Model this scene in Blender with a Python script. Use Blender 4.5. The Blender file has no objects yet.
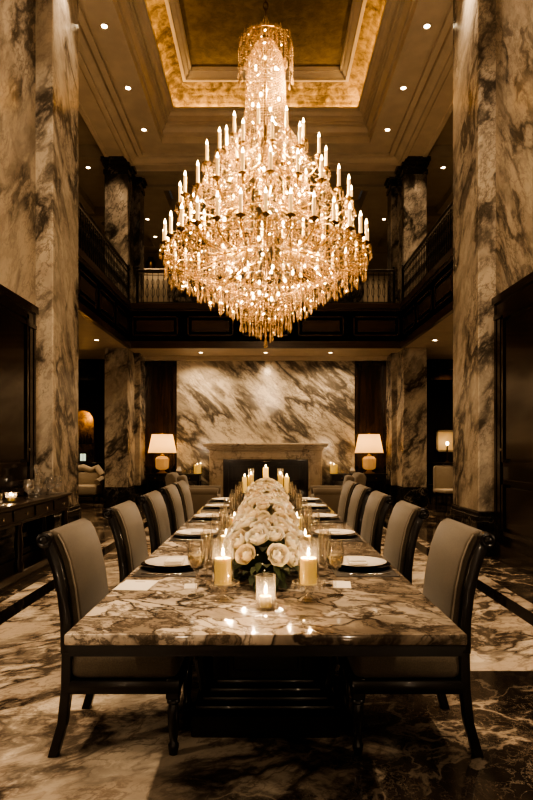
import bpy, bmesh, math, random
from mathutils import Vector, Matrix, Euler
random.seed(7)
PI = math.pi
C = bpy.context.scene.collection
sc = bpy.context.scene

# ------------------------------------------------------------------ materials
def new_mat(name):
    m = bpy.data.materials.new(name); m.use_nodes = True
    nt = m.node_tree; nt.nodes.clear()
    out = nt.nodes.new('ShaderNodeOutputMaterial')
    return m, nt, out

class N:
    """small node helper"""
    def __init__(s, nt): s.nt = nt
    def n(s, t, **kw):
        x = s.nt.nodes.new(t)
        for k, v in kw.items(): setattr(x, k, v)
        return x
    def l(s, a, b): s.nt.links.new(a, b)
    def put(s, sock, v):
        if isinstance(v, bpy.types.NodeSocket): s.l(v, sock)
        elif isinstance(v, tuple) and len(v) == 3 and sock.type == 'RGBA': sock.default_value = (*v, 1)
        else: sock.default_value = v
    def math(s, op, a, b=0.0, clamp=False):
        x = s.n('ShaderNodeMath', operation=op, use_clamp=clamp); s.put(x.inputs[0], a); s.put(x.inputs[1], b); return x.outputs[0]
    def vmath(s, op, a, b):
        x = s.n('ShaderNodeVectorMath', operation=op)
        s.put(x.inputs[0], a)
        if op == 'SCALE': s.put(x.inputs['Scale'], b)
        else: s.put(x.inputs[1], b)
        return x.outputs[0]
    def mix(s, f, a, b, mode='MIX'):
        x = s.n('ShaderNodeMix', data_type='RGBA', blend_type=mode)
        s.put(x.inputs[0], f); s.put(x.inputs[6], a); s.put(x.inputs[7], b); return x.outputs[2]
    def coord(s, rot=(0,0,0), scale=(1,1,1), loc=(0,0,0)):
        t = s.n('ShaderNodeTexCoord'); m = s.n('ShaderNodeMapping')
        m2 = s.n('ShaderNodeMapping')
        s.l(t.outputs['Object'], m.inputs[0]); m.inputs['Rotation'].default_value = rot
        s.l(m.outputs[0], m2.inputs[0]); m2.inputs['Scale'].default_value = scale; m2.inputs['Location'].default_value = loc
        return m2.outputs[0]
    def noise(s, vec, scale, detail=5, rough=.55, dist=0):
        x = s.n('ShaderNodeTexNoise'); s.l(vec, x.inputs['Vector'])
        x.inputs['Scale'].default_value = scale; x.inputs['Detail'].default_value = detail
        x.inputs['Roughness'].default_value = rough; x.inputs['Distortion'].default_value = dist
        return x.outputs['Fac'], x.outputs['Color']
    def ramp(s, f, lo, hi, a=0.0, b=1.0):
        x = s.n('ShaderNodeMapRange', interpolation_type='SMOOTHSTEP'); s.put(x.inputs[0], f)
        x.inputs[1].default_value = lo; x.inputs[2].default_value = hi
        x.inputs[3].default_value = a; x.inputs[4].default_value = b
        return x.outputs[0]
    def ridge(s, vec, scale, width, detail=6, rough=.55):
        f, _ = s.noise(vec, scale, detail, rough)
        d = s.math('ABSOLUTE', s.math('SUBTRACT', f, .5))
        return s.ramp(d, 0.0, width, 1.0, 0.0)
    def warp(s, vec, scale, amount, detail=3):
        _, c = s.noise(vec, scale, detail)
        return s.vmath('ADD', vec, s.vmath('SCALE', s.vmath('SUBTRACT', c, (.5,.5,.5)), amount))

def principled(name, color, rough=.5, metal=0, spec=.5, coat=0, emit=None, estr=0, **kw):
    m, nt, out = new_mat(name); h = N(nt)
    p = h.n('ShaderNodeBsdfPrincipled'); h.l(p.outputs[0], out.inputs[0])
    h.put(p.inputs['Base Color'], (*color, 1)); p.inputs['Roughness'].default_value = rough
    p.inputs['Metallic'].default_value = metal; p.inputs['Specular IOR Level'].default_value = spec
    p.inputs['Coat Weight'].default_value = coat; p.inputs['Coat Roughness'].default_value = .05
    if emit: p.inputs['Emission Color'].default_value = (*emit, 1); p.inputs['Emission Strength'].default_value = estr
    for k, v in kw.items(): p.inputs[k].default_value = v
    return m, h, p

def marble_color(h, vec, a, b, vein, dark, s=1.0, w=(.035, .02), warp=.9, mod=(.42, .62), cloud=(.4, .65), vs=(.9, 2.6), fine=1.0):
    wv = h.warp(vec, .8 * s, warp)
    cl, _ = h.noise(wv, 1.1 * s, 6, .6)
    col = h.mix(h.ramp(cl, *cloud), a, b)
    m1, _ = h.noise(wv, .7 * s, 3)
    mask = h.ramp(m1, *mod)
    v1 = h.ridge(wv, vs[0] * s, w[0], 8, .6)
    v2 = h.ridge(h.warp(vec, 2.1 * s, warp * .5), vs[1] * s, w[1], 8, .62)
    soft = h.ridge(wv, vs[0] * s, w[0] * 3, 6, .6)
    v3 = h.ridge(h.warp(vec, 4.0 * s, warp * .35), vs[1] * 1.9 * s, w[1] * .8, 7, .62)
    col = h.mix(h.math('MULTIPLY', soft, h.math('MULTIPLY', mask, .5)), col, vein)
    col = h.mix(h.math('MULTIPLY', v3, h.math('ADD', h.math('MULTIPLY', mask, .45*fine), .12*fine)), col, dark)
    col = h.mix(h.math('MULTIPLY', v2, h.math('ADD', h.math('MULTIPLY', mask, .5), .25)), col, vein)
    col = h.mix(h.math('MULTIPLY', v1, h.math('ADD', h.math('MULTIPLY', mask, .75), .2)), col, dark)
    return col

def marble(name, a, b, vein, dark, rot=(0,0,0), scale=(1,1,1), rough=.1, loc=(0,0,0), **kw):
    m, h, p = principled(name, (1,1,1), rough, spec=.5)
    vec = h.coord(rot, scale, loc)
    h.l(marble_color(h, vec, a, b, vein, dark, **kw), p.inputs['Base Color'])
    return m

M = {}
# white-and-grey marble of the fireplace wall: broad diagonal drifts
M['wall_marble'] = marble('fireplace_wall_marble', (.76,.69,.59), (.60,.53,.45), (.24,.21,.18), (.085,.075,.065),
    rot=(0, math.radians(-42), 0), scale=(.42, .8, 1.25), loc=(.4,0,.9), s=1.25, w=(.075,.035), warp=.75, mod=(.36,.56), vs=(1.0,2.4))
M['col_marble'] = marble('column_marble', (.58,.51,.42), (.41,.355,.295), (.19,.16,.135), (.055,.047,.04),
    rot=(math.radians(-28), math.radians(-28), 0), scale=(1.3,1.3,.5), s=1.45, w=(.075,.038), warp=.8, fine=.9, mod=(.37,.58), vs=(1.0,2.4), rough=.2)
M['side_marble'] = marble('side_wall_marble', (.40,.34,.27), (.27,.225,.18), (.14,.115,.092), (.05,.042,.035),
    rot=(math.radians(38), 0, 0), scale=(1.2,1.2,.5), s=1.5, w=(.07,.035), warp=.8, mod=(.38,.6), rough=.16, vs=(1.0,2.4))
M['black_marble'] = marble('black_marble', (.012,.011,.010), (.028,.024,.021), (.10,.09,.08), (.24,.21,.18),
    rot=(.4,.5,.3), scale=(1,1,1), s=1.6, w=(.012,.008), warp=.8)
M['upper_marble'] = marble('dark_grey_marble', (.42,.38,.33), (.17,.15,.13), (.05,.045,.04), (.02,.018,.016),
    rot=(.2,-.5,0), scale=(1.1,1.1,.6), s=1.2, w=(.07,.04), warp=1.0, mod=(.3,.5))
M['mantel_marble'] = marble('mantel_marble', (.56,.48,.38), (.48,.40,.31), (.32,.26,.20), (.18,.14,.11), rough=.25,
    rot=(0,.6,.3), s=2.0, w=(.02,.012), warp=.5)

# table top: pale stones in a dark web
m, h, p = principled('table_marble', (1,1,1), .07, spec=.55)
vec = h.coord((0,0,.5), (1,1.35,1), (1.3,.2,0))
wv = h.warp(vec, 3.2, .34, 5)
wv2 = h.warp(wv, 9.0, .07, 3)
vor = h.n('ShaderNodeTexVoronoi', feature='DISTANCE_TO_EDGE'); h.l(wv2, vor.inputs['Vector']); vor.inputs['Scale'].default_value = 6.0
vorc = h.n('ShaderNodeTexVoronoi', feature='F1'); h.l(wv2, vorc.inputs['Vector']); vorc.inputs['Scale'].default_value = 6.0
nz, _ = h.noise(wv, 3.0, 6, .65)
big, _ = h.noise(vec, 1.6, 3)
sep = h.n('ShaderNodeSeparateColor'); h.l(vorc.outputs['Color'], sep.inputs[0])
cell = h.mix(h.ramp(h.math('ADD', h.math('MULTIPLY', sep.outputs[0], .5), h.math('MULTIPLY', nz, .6)), .35, .85), (.24,.19,.145), (.68,.58,.47))
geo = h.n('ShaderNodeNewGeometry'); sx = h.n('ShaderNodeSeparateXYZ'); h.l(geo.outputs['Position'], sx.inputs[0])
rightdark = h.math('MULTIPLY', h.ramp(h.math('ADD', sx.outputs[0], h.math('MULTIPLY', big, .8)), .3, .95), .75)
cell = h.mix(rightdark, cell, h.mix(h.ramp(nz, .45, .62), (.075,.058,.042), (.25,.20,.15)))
edge = h.ramp(h.math('ADD', vor.outputs['Distance'], h.math('MULTIPLY', h.math('SUBTRACT', nz, .5), .16)), .0, .10, 1, 0)
edge2 = h.ridge(wv, 3.2, .045, 8, .68)
col = h.mix(h.math('MULTIPLY', edge, h.ramp(big, .35, .6, .35, .95)), cell, (.035,.026,.02))
col = h.mix(h.math('MULTIPLY', edge2, .75), col, (.05,.038,.028))
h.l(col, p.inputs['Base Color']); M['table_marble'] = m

# floor: light slabs, dark borders, dark brown slabs near the right front
m, h, p = principled('floor_marble', (1,1,1), .085, spec=.5)
vec = h.coord((0,0,math.radians(-32)), (.8,1.4,1))
light = marble_color(h, vec, (.68,.58,.46), (.48,.39,.30), (.19,.14,.10), (.045,.033,.025), fine=.55, s=1.55, w=(.07,.04), warp=.7, mod=(.34,.55), vs=(1.1,2.4))
vec2 = h.coord((0,0,math.radians(-35)), (1.1,1.1,1), (3,1,0))
darkc = marble_color(h, vec2, (.018,.014,.011), (.05,.037,.028), (.16,.125,.095), (.42,.34,.26), s=1.5, w=(.022,.013), warp=.8, mod=(.4,.6), vs=(.9,2.6))
geo = h.n('ShaderNodeNewGeometry'); sx = h.n('ShaderNodeSeparateXYZ'); h.l(geo.outputs['Position'], sx.inputs[0])
X, Y = sx.outputs[0], sx.outputs[1]
n1, _ = h.noise(h.coord((0,0,.6), (1,2.2,1)), 1.3, 6, .6)
# two dark slabs: their joint with the light ones is a straight line at Y = 3.65, a ragged drift elsewhere
xr = h.math('ADD', X, h.math('MULTIPLY', h.math('SUBTRACT', n1, .5), 2.2))
mk = h.math('MULTIPLY', h.ramp(xr, .05, .35), h.math('LESS_THAN', Y, 3.66))
yr = h.math('ADD', Y, h.math('MULTIPLY', h.math('SUBTRACT', n1, .5), 1.6))
mk2 = h.math('MULTIPLY', h.ramp(yr, 2.45, 2.2), h.ramp(xr, -.75, -.25))
mk = h.math('MAXIMUM', mk, h.math('MULTIPLY', mk2, .85))
col = h.mix(mk, light, darkc)
ax = h.math('ABSOLUTE', X)
def band(lo, hi): return h.math('MULTIPLY', h.math('GREATER_THAN', ax, lo), h.math('LESS_THAN', ax, hi))
col = h.mix(band(2.04, 2.20), col, (.010,.008,.007))
col = h.mix(band(2.20, 2.33), col, light)
col = h.mix(h.math('GREATER_THAN', ax, 2.33), col, darkc)
# slab joints
fx = h.math('ABSOLUTE', h.math('SUBTRACT', h.math('FRACT', h.math('ADD', h.math('DIVIDE', Y, 1.22), .0)), .5))
jn = h.math('LESS_THAN', fx, .0022)
col = h.mix(h.math('MULTIPLY', jn, .6), col, (.06,.045,.035))
h.l(col, p.inputs['Base Color']); M['floor'] = m

def wood(name, a, b, rough=.28, axis=2):
    m, h, p = principled(name, a, rough, spec=.5, coat=.25)
    s = [14, 14, 14]; s[axis] = 1.0
    vec = h.coord((0,0,0), tuple(s))
    f, _ = h.noise(vec, 1.0, 5, .6, .6)
    h.l(h.mix(h.ramp(f, .35, .7), a, b), p.inputs['Base Color'])
    return m
M['wood'] = wood('dark_wood', (.010,.0062,.0045), (.022,.0125,.0085))
M['wood_h'] = wood('dark_wood_fascia', (.034,.018,.011), (.068,.036,.021), axis=0)
M['door_wood'] = wood('near_black_door_wood', (.010,.0055,.0038), (.020,.0105,.0065), .2)
M['panel_wood'] = wood('brown_panel_wood', (.020,.010,.006), (.045,.023,.012), .25)
M['chair_wood'] = wood('black_brown_chair_wood', (.006,.0045,.004), (.012,.0085,.0065), .32)

def plaster(name, c, rough=.6, bump=.02):
    m, h, p = principled(name, c, rough, spec=.5)
    f, _ = h.noise(h.coord(), 3.0, 5)
    h.l(h.mix(h.ramp(f, .3, .7), c, tuple(x*.86 for x in c)), p.inputs['Base Color'])
    return m
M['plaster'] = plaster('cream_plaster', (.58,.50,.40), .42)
M['plaster_dark'] = plaster('dark_cream_plaster', (.34,.29,.22))  # darker tone of the cream plaster
def goldleaf(name, a, b, rough=.5):
    m, h, p = principled(name, a, rough, metal=.25, spec=.4)
    v = h.coord()
    f, _ = h.noise(v, 6.0, 8, .7, .4); g, _ = h.noise(v, 1.4, 4)
    f2 = h.math('ADD', h.math('MULTIPLY', f, .7), h.math('MULTIPLY', g, .4))
    h.l(h.mix(h.ramp(f2, .4, .72), a, b), p.inputs['Base Color'])
    bp = h.n('ShaderNodeBump'); bp.inputs['Strength'].default_value = .35; bp.inputs['Distance'].default_value = .03
    h.l(f, bp.inputs['Height']); h.l(bp.outputs[0], p.inputs['Normal'])
    return m
M['gold'] = goldleaf('gilded_plaster', (.10,.068,.030), (.62,.46,.23))
M['gold_dark'] = goldleaf('dull_gilded_plaster', (.10,.075,.042), (.21,.16,.09))

def fabric(name, a, b, scale=160):
    m, h, p = principled(name, a, .85, spec=.25)
    p.inputs['Sheen Weight'].default_value = .25
    v = h.coord()
    f, _ = h.noise(v, scale, 2); g, _ = h.noise(v, 3.0, 4)
    col = h.mix(h.ramp(f, .3, .7), a, b)
    h.l(h.mix(h.math('MULTIPLY', h.ramp(g, .3, .7), .35), col, tuple(x*.72 for x in a)), p.inputs['Base Color'])
    bp = h.n('ShaderNodeBump'); bp.inputs['Strength'].default_value = .15; bp.inputs['Distance'].default_value = .002
    h.l(f, bp.inputs['Height']); h.l(bp.outputs[0], p.inputs['Normal'])
    return m
M['fabric'] = fabric('taupe_upholstery', (.094,.075,.054), (.128,.103,.075))
M['armchair_fabric'] = fabric('warm_grey_upholstery', (.15,.122,.092), (.19,.155,.118))
M['pale_fabric'] = fabric('pale_cream_upholstery', (.36,.31,.24), (.44,.38,.30))
M['piping'] = principled('pale_piping', (.30,.26,.21), .6)[0]
M['brass'] = principled('antique_brass', (.42,.27,.11), .28, metal=1)[0]
M['dark_brass'] = principled('dark_brass', (.14,.09,.045), .35, metal=1)[0]
M['iron'] = principled('black_iron', (.010,.009,.008), .35, metal=.4)[0]
M['silver'] = principled('silver', (.62,.58,.52), .18, metal=1)[0]
M['porcelain'] = principled('white_porcelain', (.74,.68,.60), .12)[0]
M['charger'] = principled('black_glaze', (.014,.012,.011), .12)[0]
M['mat'] = principled('dark_leather', (.016,.012,.010), .55)[0]
M['linen'] = fabric('white_linen', (.68,.62,.53), (.74,.68,.59), 300)
M['paper'] = principled('cream_card', (.72,.65,.55), .6)[0]
M['ink'] = principled('grey_ink', (.22,.18,.15), .7)[0]
M['leaf'] = fabric('leaf_green', (.020,.034,.012), (.045,.065,.022), 30)
M['firebox'] = principled('soot_black', (.010,.008,.006), .7)[0]
M['chrome_dark'] = principled('dark_chrome', (.05,.05,.05), .2, metal=1)[0]
M['wine'] = principled('pale_wine', (.88,.78,.58), .05, **{'Transmission Weight': .8, 'IOR': 1.33})[0]

# roses: translucent ivory petals
m, h, p = principled('ivory_petal', (.90,.82,.68), .55, spec=.25)
p.inputs['Subsurface Weight'].default_value = .25; p.inputs['Subsurface Radius'].default_value = (.02,.015,.01); p.inputs['Subsurface Scale'].default_value = .5
oi = h.n('ShaderNodeObjectInfo')
h.l(h.mix(h.ramp(oi.outputs['Random'], 0, 1), (.93,.86,.73), (.84,.72,.54)), p.inputs['Base Color'])
M['petal'] = m
m, h, p = principled('ivory_wax', (.74,.58,.26), .45, emit=(1,.56,.11), estr=.2)  # even emission added so the wax seems to glow through
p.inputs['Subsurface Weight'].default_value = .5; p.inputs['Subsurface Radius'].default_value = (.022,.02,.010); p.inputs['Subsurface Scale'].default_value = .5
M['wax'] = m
M['sleeve'] = principled('candle_sleeve_ivory', (.80,.62,.36), .5, emit=(1,.52,.16), estr=.42)[0]  # warm emission put into the sleeve for the candle glow
M['wick'] = principled('wick', (.02,.015,.01), .9)[0]

def emission(name, color, strength, sampling='NONE', clear=False):
    m, nt, out = new_mat(name); h = N(nt)
    e = h.n('ShaderNodeEmission'); e.inputs[0].default_value = (*color, 1); e.inputs[1].default_value = strength
    if clear:
        t = h.n('ShaderNodeBsdfTransparent'); a = h.n('ShaderNodeAddShader'); h.l(e.outputs[0], a.inputs[0]); h.l(t.outputs[0], a.inputs[1]); h.l(a.outputs[0], out.inputs[0])
    else: h.l(e.outputs[0], out.inputs[0])
    m.cycles.emission_sampling = sampling
    return m
M['flame'] = emission('candle_flame', (1,.70,.36), 9, clear=True)
M['chandelier_flame'] = emission('bulb_flame', (1,.74,.40), 26)
M['bulb'] = emission('warm_bulb', (1,.70,.36), 14)
M['downlight_lens'] = emission('downlight_lens', (1,.80,.52), 18)
M['screen'] = emission('lit_screen', (.85,.92,.62), .7)
M['mirror_glow'] = principled('cream_niche_panel', (.55,.42,.25), .5, emit=(1,.62,.25), estr=.12)[0]  # weak emission put into the panel for its lit look

def thin_glass(name, tint=(.98,.965,.94), base=.07, rough=.04, gain=1.1, haze=.014):
    m, nt, out = new_mat(name); h = N(nt)
    t = h.n('ShaderNodeBsdfTransparent'); t.inputs[0].default_value = (*tint, 1)
    g = h.n('ShaderNodeBsdfGlossy'); g.inputs['Roughness'].default_value = rough; g.inputs[0].default_value = (1,1,1,1)
    lw = h.n('ShaderNodeLayerWeight'); lw.inputs[0].default_value = .5
    f = h.math('ADD', h.math('MULTIPLY', h.math('POWER', lw.outputs['Facing'], 3.0), gain), base, True)
    mx = h.n('ShaderNodeMixShader'); h.l(f, mx.inputs[0]); h.l(t.outputs[0], mx.inputs[1]); h.l(g.outputs[0], mx.inputs[2])
    tr = h.n('ShaderNodeBsdfTranslucent'); tr.inputs[0].default_value = (.95,.93,.9,1)
    m2 = h.n('ShaderNodeMixShader'); m2.inputs[0].default_value = haze; h.l(mx.outputs[0], m2.inputs[1]); h.l(tr.outputs[0], m2.inputs[2])
    h.l(m2.outputs[0], out.inputs[0]); return m
M['glass'] = thin_glass('clear_glass')
M['thick_glass'] = thin_glass('cut_glass', (.97,.95,.92), .17, .08, 1.0, .045)
M['goblet_glass'] = thin_glass('engraved_glass', (.95,.93,.90), .26, .14, 1.0, .16)

def crystal(name, tint, glossy, trans, rough):
    m, nt, out = new_mat(name); h = N(nt)
    g = h.n('ShaderNodeBsdfGlossy'); g.inputs['Roughness'].default_value = rough; g.inputs[0].default_value = (1,.87,.68,1)
    t = h.n('ShaderNodeBsdfTransparent'); t.inputs[0].default_value = (*tint, 1)
    d = h.n('ShaderNodeBsdfTranslucent'); d.inputs[0].default_value = (.82,.60,.36,1)
    df = h.n('ShaderNodeBsdfDiffuse'); df.inputs[0].default_value = (.82,.60,.36,1)
    m0 = h.n('ShaderNodeMixShader'); m0.inputs[0].default_value = .5; h.l(d.outputs[0], m0.inputs[1]); h.l(df.outputs[0], m0.inputs[2])
    m1 = h.n('ShaderNodeMixShader'); m1.inputs[0].default_value = trans; h.l(m0.outputs[0], m1.inputs[1]); h.l(t.outputs[0], m1.inputs[2])
    m2 = h.n('ShaderNodeMixShader'); m2.inputs[0].default_value = glossy; h.l(m1.outputs[0], m2.inputs[1]); h.l(g.outputs[0], m2.inputs[2])
    h.l(m2.outputs[0], out.inputs[0]); return m
M['crystal'] = crystal('cut_crystal', (.99,.95,.87), .36, .90, .07)

# lamp shade: lit from inside
m, nt, out = new_mat('lamp_shade_linen'); h = N(nt)
d = h.n('ShaderNodeBsdfDiffuse'); d.inputs[0].default_value = (.8,.62,.38,1)
t = h.n('ShaderNodeBsdfTranslucent'); t.inputs[0].default_value = (.9,.66,.36,1)
e = h.n('ShaderNodeEmission'); e.inputs[0].default_value = (1,.56,.20,1); e.inputs[1].default_value = .36
a = h.n('ShaderNodeMixShader'); a.inputs[0].default_value = .6; h.l(d.outputs[0], a.inputs[1]); h.l(t.outputs[0], a.inputs[2])
b = h.n('ShaderNodeAddShader'); h.l(a.outputs[0], b.inputs[0]); h.l(e.outputs[0], b.inputs[1]); h.l(b.outputs[0], out.inputs[0])
m.cycles.emission_sampling = 'NONE'
M['shade'] = m

# ------------------------------------------------------------------ mesh builder
class MB:
    def __init__(s): s.v = []; s.f = []; s.sm = []
    def add(s, verts, faces, smooth=False):
        o = len(s.v); s.v += [tuple(v) for v in verts]; s.f += [tuple(i + o for i in f) for f in faces]; s.sm += [smooth] * len(faces)
        return s
    def frombm(s, bm, smooth=False, mat=None):
        if mat is not None: bmesh.ops.transform(bm, matrix=mat, verts=bm.verts)
        bm.verts.ensure_lookup_table(); bm.verts.index_update()
        s.add([v.co[:] for v in bm.verts], [[v.index for v in f.verts] for f in bm.faces], smooth); bm.free(); return s
    def box(s, x0, x1, y0, y1, z0, z1):
        v = [(x0,y0,z0),(x1,y0,z0),(x1,y1,z0),(x0,y1,z0),(x0,y0,z1),(x1,y0,z1),(x1,y1,z1),(x0,y1,z1)]
        return s.add(v, [(0,3,2,1),(4,5,6,7),(0,1,5,4),(1,2,6,5),(2,3,7,6),(3,0,4,7)])
    def rbox(s, x0, x1, y0, y1, z0, z1, r=.01, seg=2, smooth=True, mat=None):
        bm = bmesh.new(); bmesh.ops.create_cube(bm, size=1)
        for v in bm.verts: v.co = Vector((x0+(v.co.x+.5)*(x1-x0), y0+(v.co.y+.5)*(y1-y0), z0+(v.co.z+.5)*(z1-z0)))
        bmesh.ops.bevel(bm, geom=bm.edges[:], offset=r, segments=seg, affect='EDGES', profile=.5)
        return s.frombm(bm, smooth, mat)
    def lathe(s, prof, n=16, c=(0,0,0), smooth=True, cap=True, sq=False):
        vs, fs = [], []
        for r, z in prof:
            for i in range(n):
                a = 2*PI*(i+.5)/n
                vs.append((c[0]+r*math.cos(a), c[1]+r*math.sin(a), c[2]+z))
        for k in range(len(prof)-1):
            for i in range(n):
                j = (i+1) % n
                fs.append((k*n+i, k*n+j, (k+1)*n+j, (k+1)*n+i))
        if cap:
            if prof[0][0] > 1e-5: fs.append(tuple(range(n))[::-1])
            if prof[-1][0] > 1e-5: fs.append(tuple((len(prof)-1)*n+i for i in range(n)))
        return s.add(vs, fs, smooth)
    def tube(s, pts, r, n=6, smooth=True, closed=False, flat=None):
        pts = [Vector(p) for p in pts]; vs, fs = [], []; m = len(pts)
        for k, p in enumerate(pts):
            if closed: t = (pts[(k+1) % m] - pts[k-1])
            else: t = pts[min(k+1, m-1)] - pts[max(k-1, 0)]
            t.normalize(); up = Vector((0,0,1)) if abs(t.z) < .95 else Vector((1,0,0))
            a = t.cross(up).normalized(); b = t.cross(a)
            rr = r[k] if isinstance(r, (list, tuple)) else r
            for i in range(n):
                q = 2*PI*(i+.5)/n; vs.append(p + a*rr*math.cos(q)*(flat or 1) + b*rr*math.sin(q))
        for k in range(m if closed else m-1):
            k2 = (k+1) % m
            for i in range(n):
                j = (i+1) % n; fs.append((k*n+i, k2*n+i, k2*n+j, k*n+j))
        if not closed: fs += [tuple(range(n)), tuple((m-1)*n+i for i in range(n))[::-1]]
        return s.add(vs, fs, smooth)
    def prism_y(s, poly, y0, y1, r=0, seg=2, smooth=False):
        """polygon in (x,z) extruded along y"""
        n = len(poly); vs = [(x,y0,z) for x,z in poly] + [(x,y1,z) for x,z in poly]
        fs = [tuple(range(n)), tuple(range(n,2*n))[::-1]] + [(i, i+n, (i+1)%n+n, (i+1)%n) for i in range(n)]
        if not r: return s.add(vs, fs, smooth)
        bm = bmesh.new(); bv = [bm.verts.new(v) for v in vs]
        for f in fs: bm.faces.new([bv[i] for i in f])
        bmesh.ops.recalc_face_normals(bm, faces=bm.faces)
        eds = [e for e in bm.edges if abs(e.verts[0].co.y - e.verts[1].co.y) < 1e-6]
        bmesh.ops.bevel(bm, geom=eds, offset=r, segments=seg, affect='EDGES', profile=.5)
        return s.frombm(bm, smooth)
    def build(s, name, mat, parent=None, kind=None, autosmooth=True):
        me = bpy.data.meshes.new(name); me.from_pydata(s.v, [], s.f); me.update()
        bm = bmesh.new(); bm.from_mesh(me); bmesh.ops.recalc_face_normals(bm, faces=bm.faces); bm.to_mesh(me); bm.free()
        me.polygons.foreach_set('use_smooth', s.sm if len(s.sm) == len(me.polygons) else [False]*len(me.polygons))
        me.materials.append(M[mat] if isinstance(mat, str) else mat)
        if any(s.sm) and autosmooth: me.set_sharp_from_angle(angle=math.radians(42))
        o = bpy.data.objects.new(name, me); C.objects.link(o)
        if parent: o.parent = parent
        if kind: o['kind'] = kind
        return o

def tag(o, label, cat, group=None, kind=None):
    o['label'] = label; o['category'] = cat
    if group: o['group'] = group
    if kind: o['kind'] = kind
    return o
def thing(name, label, cat, loc=(0,0,0), rz=0, group=None):
    o = bpy.data.objects.new(name, None); C.objects.link(o); o.location = loc; o.rotation_euler.z = rz
    o.empty_display_size = .1
    return tag(o, label, cat, group)
KIDS = {}
def kids(o): return [c for c in C.objects if c.parent == o]
def dup(root, loc, rz=None, label=None, mirror=None):
    r = root.copy(); C.objects.link(r); r.location = loc
    if rz is not None: r.rotation_euler.z = rz
    if label: r['label'] = label
    def rec(a, b):
        for ch in KIDS.get(a.name) or KIDS.setdefault(a.name, kids(a)):
            c = ch.copy(); C.objects.link(c); c.parent = b; rec(ch, c)
    rec(root, r); return r

def light(kind, loc, energy, color=(1,.62,.30), radius=.05, rot=None, **kw):
    l = bpy.data.lights.new(kind.lower() + '_light', kind); l.energy = energy; l.color = color
    if kind != 'AREA': l.shadow_soft_size = radius
    for k, v in kw.items(): setattr(l, k, v)
    o = bpy.data.objects.new(kind.lower() + '_light', l); C.objects.link(o); o.location = loc
    if rot: o.rotation_euler = rot
    return o

# ------------------------------------------------------------------ camera
HC = 1.36
cam = bpy.data.cameras.new('camera'); co = bpy.data.objects.new('camera', cam); C.objects.link(co)
cam.sensor_fit = 'VERTICAL'; cam.sensor_height = 36; cam.sensor_width = 24; cam.lens = 27.0
cam.shift_y = 48/800; cam.shift_x = .001; cam.clip_start = .05; cam.clip_end = 60
co.location = (0, 0, HC); co.rotation_euler = (PI/2, 0, 0)
sc.camera = co

# ------------------------------------------------------------------ setting
def struct(name, mb, mat, label=None, parent=None):
    o = mb.build(name, mat, parent, 'structure')
    if label: o['label'] = label
    return o
ZL, ZG, ZC = 3.63, 4.61, 7.95      # lower soffit, gallery floor, main soffit
struct('floor', MB().box(-6.4, 6.4, -4.6, 20.8, -.1, 0), 'floor', 'polished light and dark marble floor with black border bands')
# near side walls of marble, X = 2.9
for s, nm in ((-1, 'left'), (1, 'right')):
    a, b = sorted((s*2.9, s*3.08))
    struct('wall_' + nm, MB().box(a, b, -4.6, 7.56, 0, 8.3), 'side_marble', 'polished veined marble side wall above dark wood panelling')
    a, b = sorted((s*3.08, s*6.3)); struct('wall_return_' + nm, MB().box(a, b, 8.35, 8.55, 0, 8.3), 'plaster_dark')
    a, b = sorted((s*6.2, s*6.35)); struct('wall_aisle_' + nm, MB().box(a, b, 8.55, 20.6, 0, 8.4), 'plaster_dark')
struct('wall_front', MB().box(-3.1, 3.1, -4.7, -4.55, 0, 8.3), 'plaster_dark')

# lower back wall: marble panel between dark wood panels
struct('wall_back', MB().box(-2.22, 2.22, 14.97, 15.2, 0, ZL), 'wall_marble', 'white marble wall with sweeping diagonal grey veins above fireplace')
for s, nm in ((-1, 'left'), (1, 'right')):
    mb = MB(); a, b = sorted((s*2.22, s*3.7)); mb.box(a, b, 15.0, 15.2, 0, ZL)
    a, b = sorted((s*2.26, s*3.0))
    for z0, z1 in ((.85, 3.45),):
        for x0, x1, q0, q1 in ((a, b, z0, z0+.05), (a, b, z1-.05, z1), (a, a+.05, z0, z1), (b-.05, b, z0, z1)): mb.box(x0, x1, 14.95, 15.0, q0, q1)
    struct('wall_panel_' + nm, mb, 'panel_wood', 'tall dark wood panel beside the marble fireplace wall')
    a, b = sorted((s*3.66, s*3.8)); struct('wall_side_room_' + nm, MB().box(a, b, 15.2, 17.6, 0, ZL), 'panel_wood')

# gallery slabs
mb = MB()
for s in (-1, 1):
    a, b = sorted((s*3.1, s*6.25)); mb.box(a, b, 8.5, 20.6, ZL, ZG)
mb.box(-3.1, 3.1, 13.6, 20.6, ZL, ZG)
struct('floor_gallery', mb, 'plaster', 'cream soffit and floor slab of the upper gallery')
# soffit mouldings at the head of the back wall
mb = MB(); mb.box(-3.0, 3.0, 14.85, 14.97, ZL-.10, ZL); mb.box(-3.0, 3.0, 14.80, 14.86, ZL-.04, ZL)
struct('trim_1', mb, 'plaster', 'cream cornice at the head of the marble wall')
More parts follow.
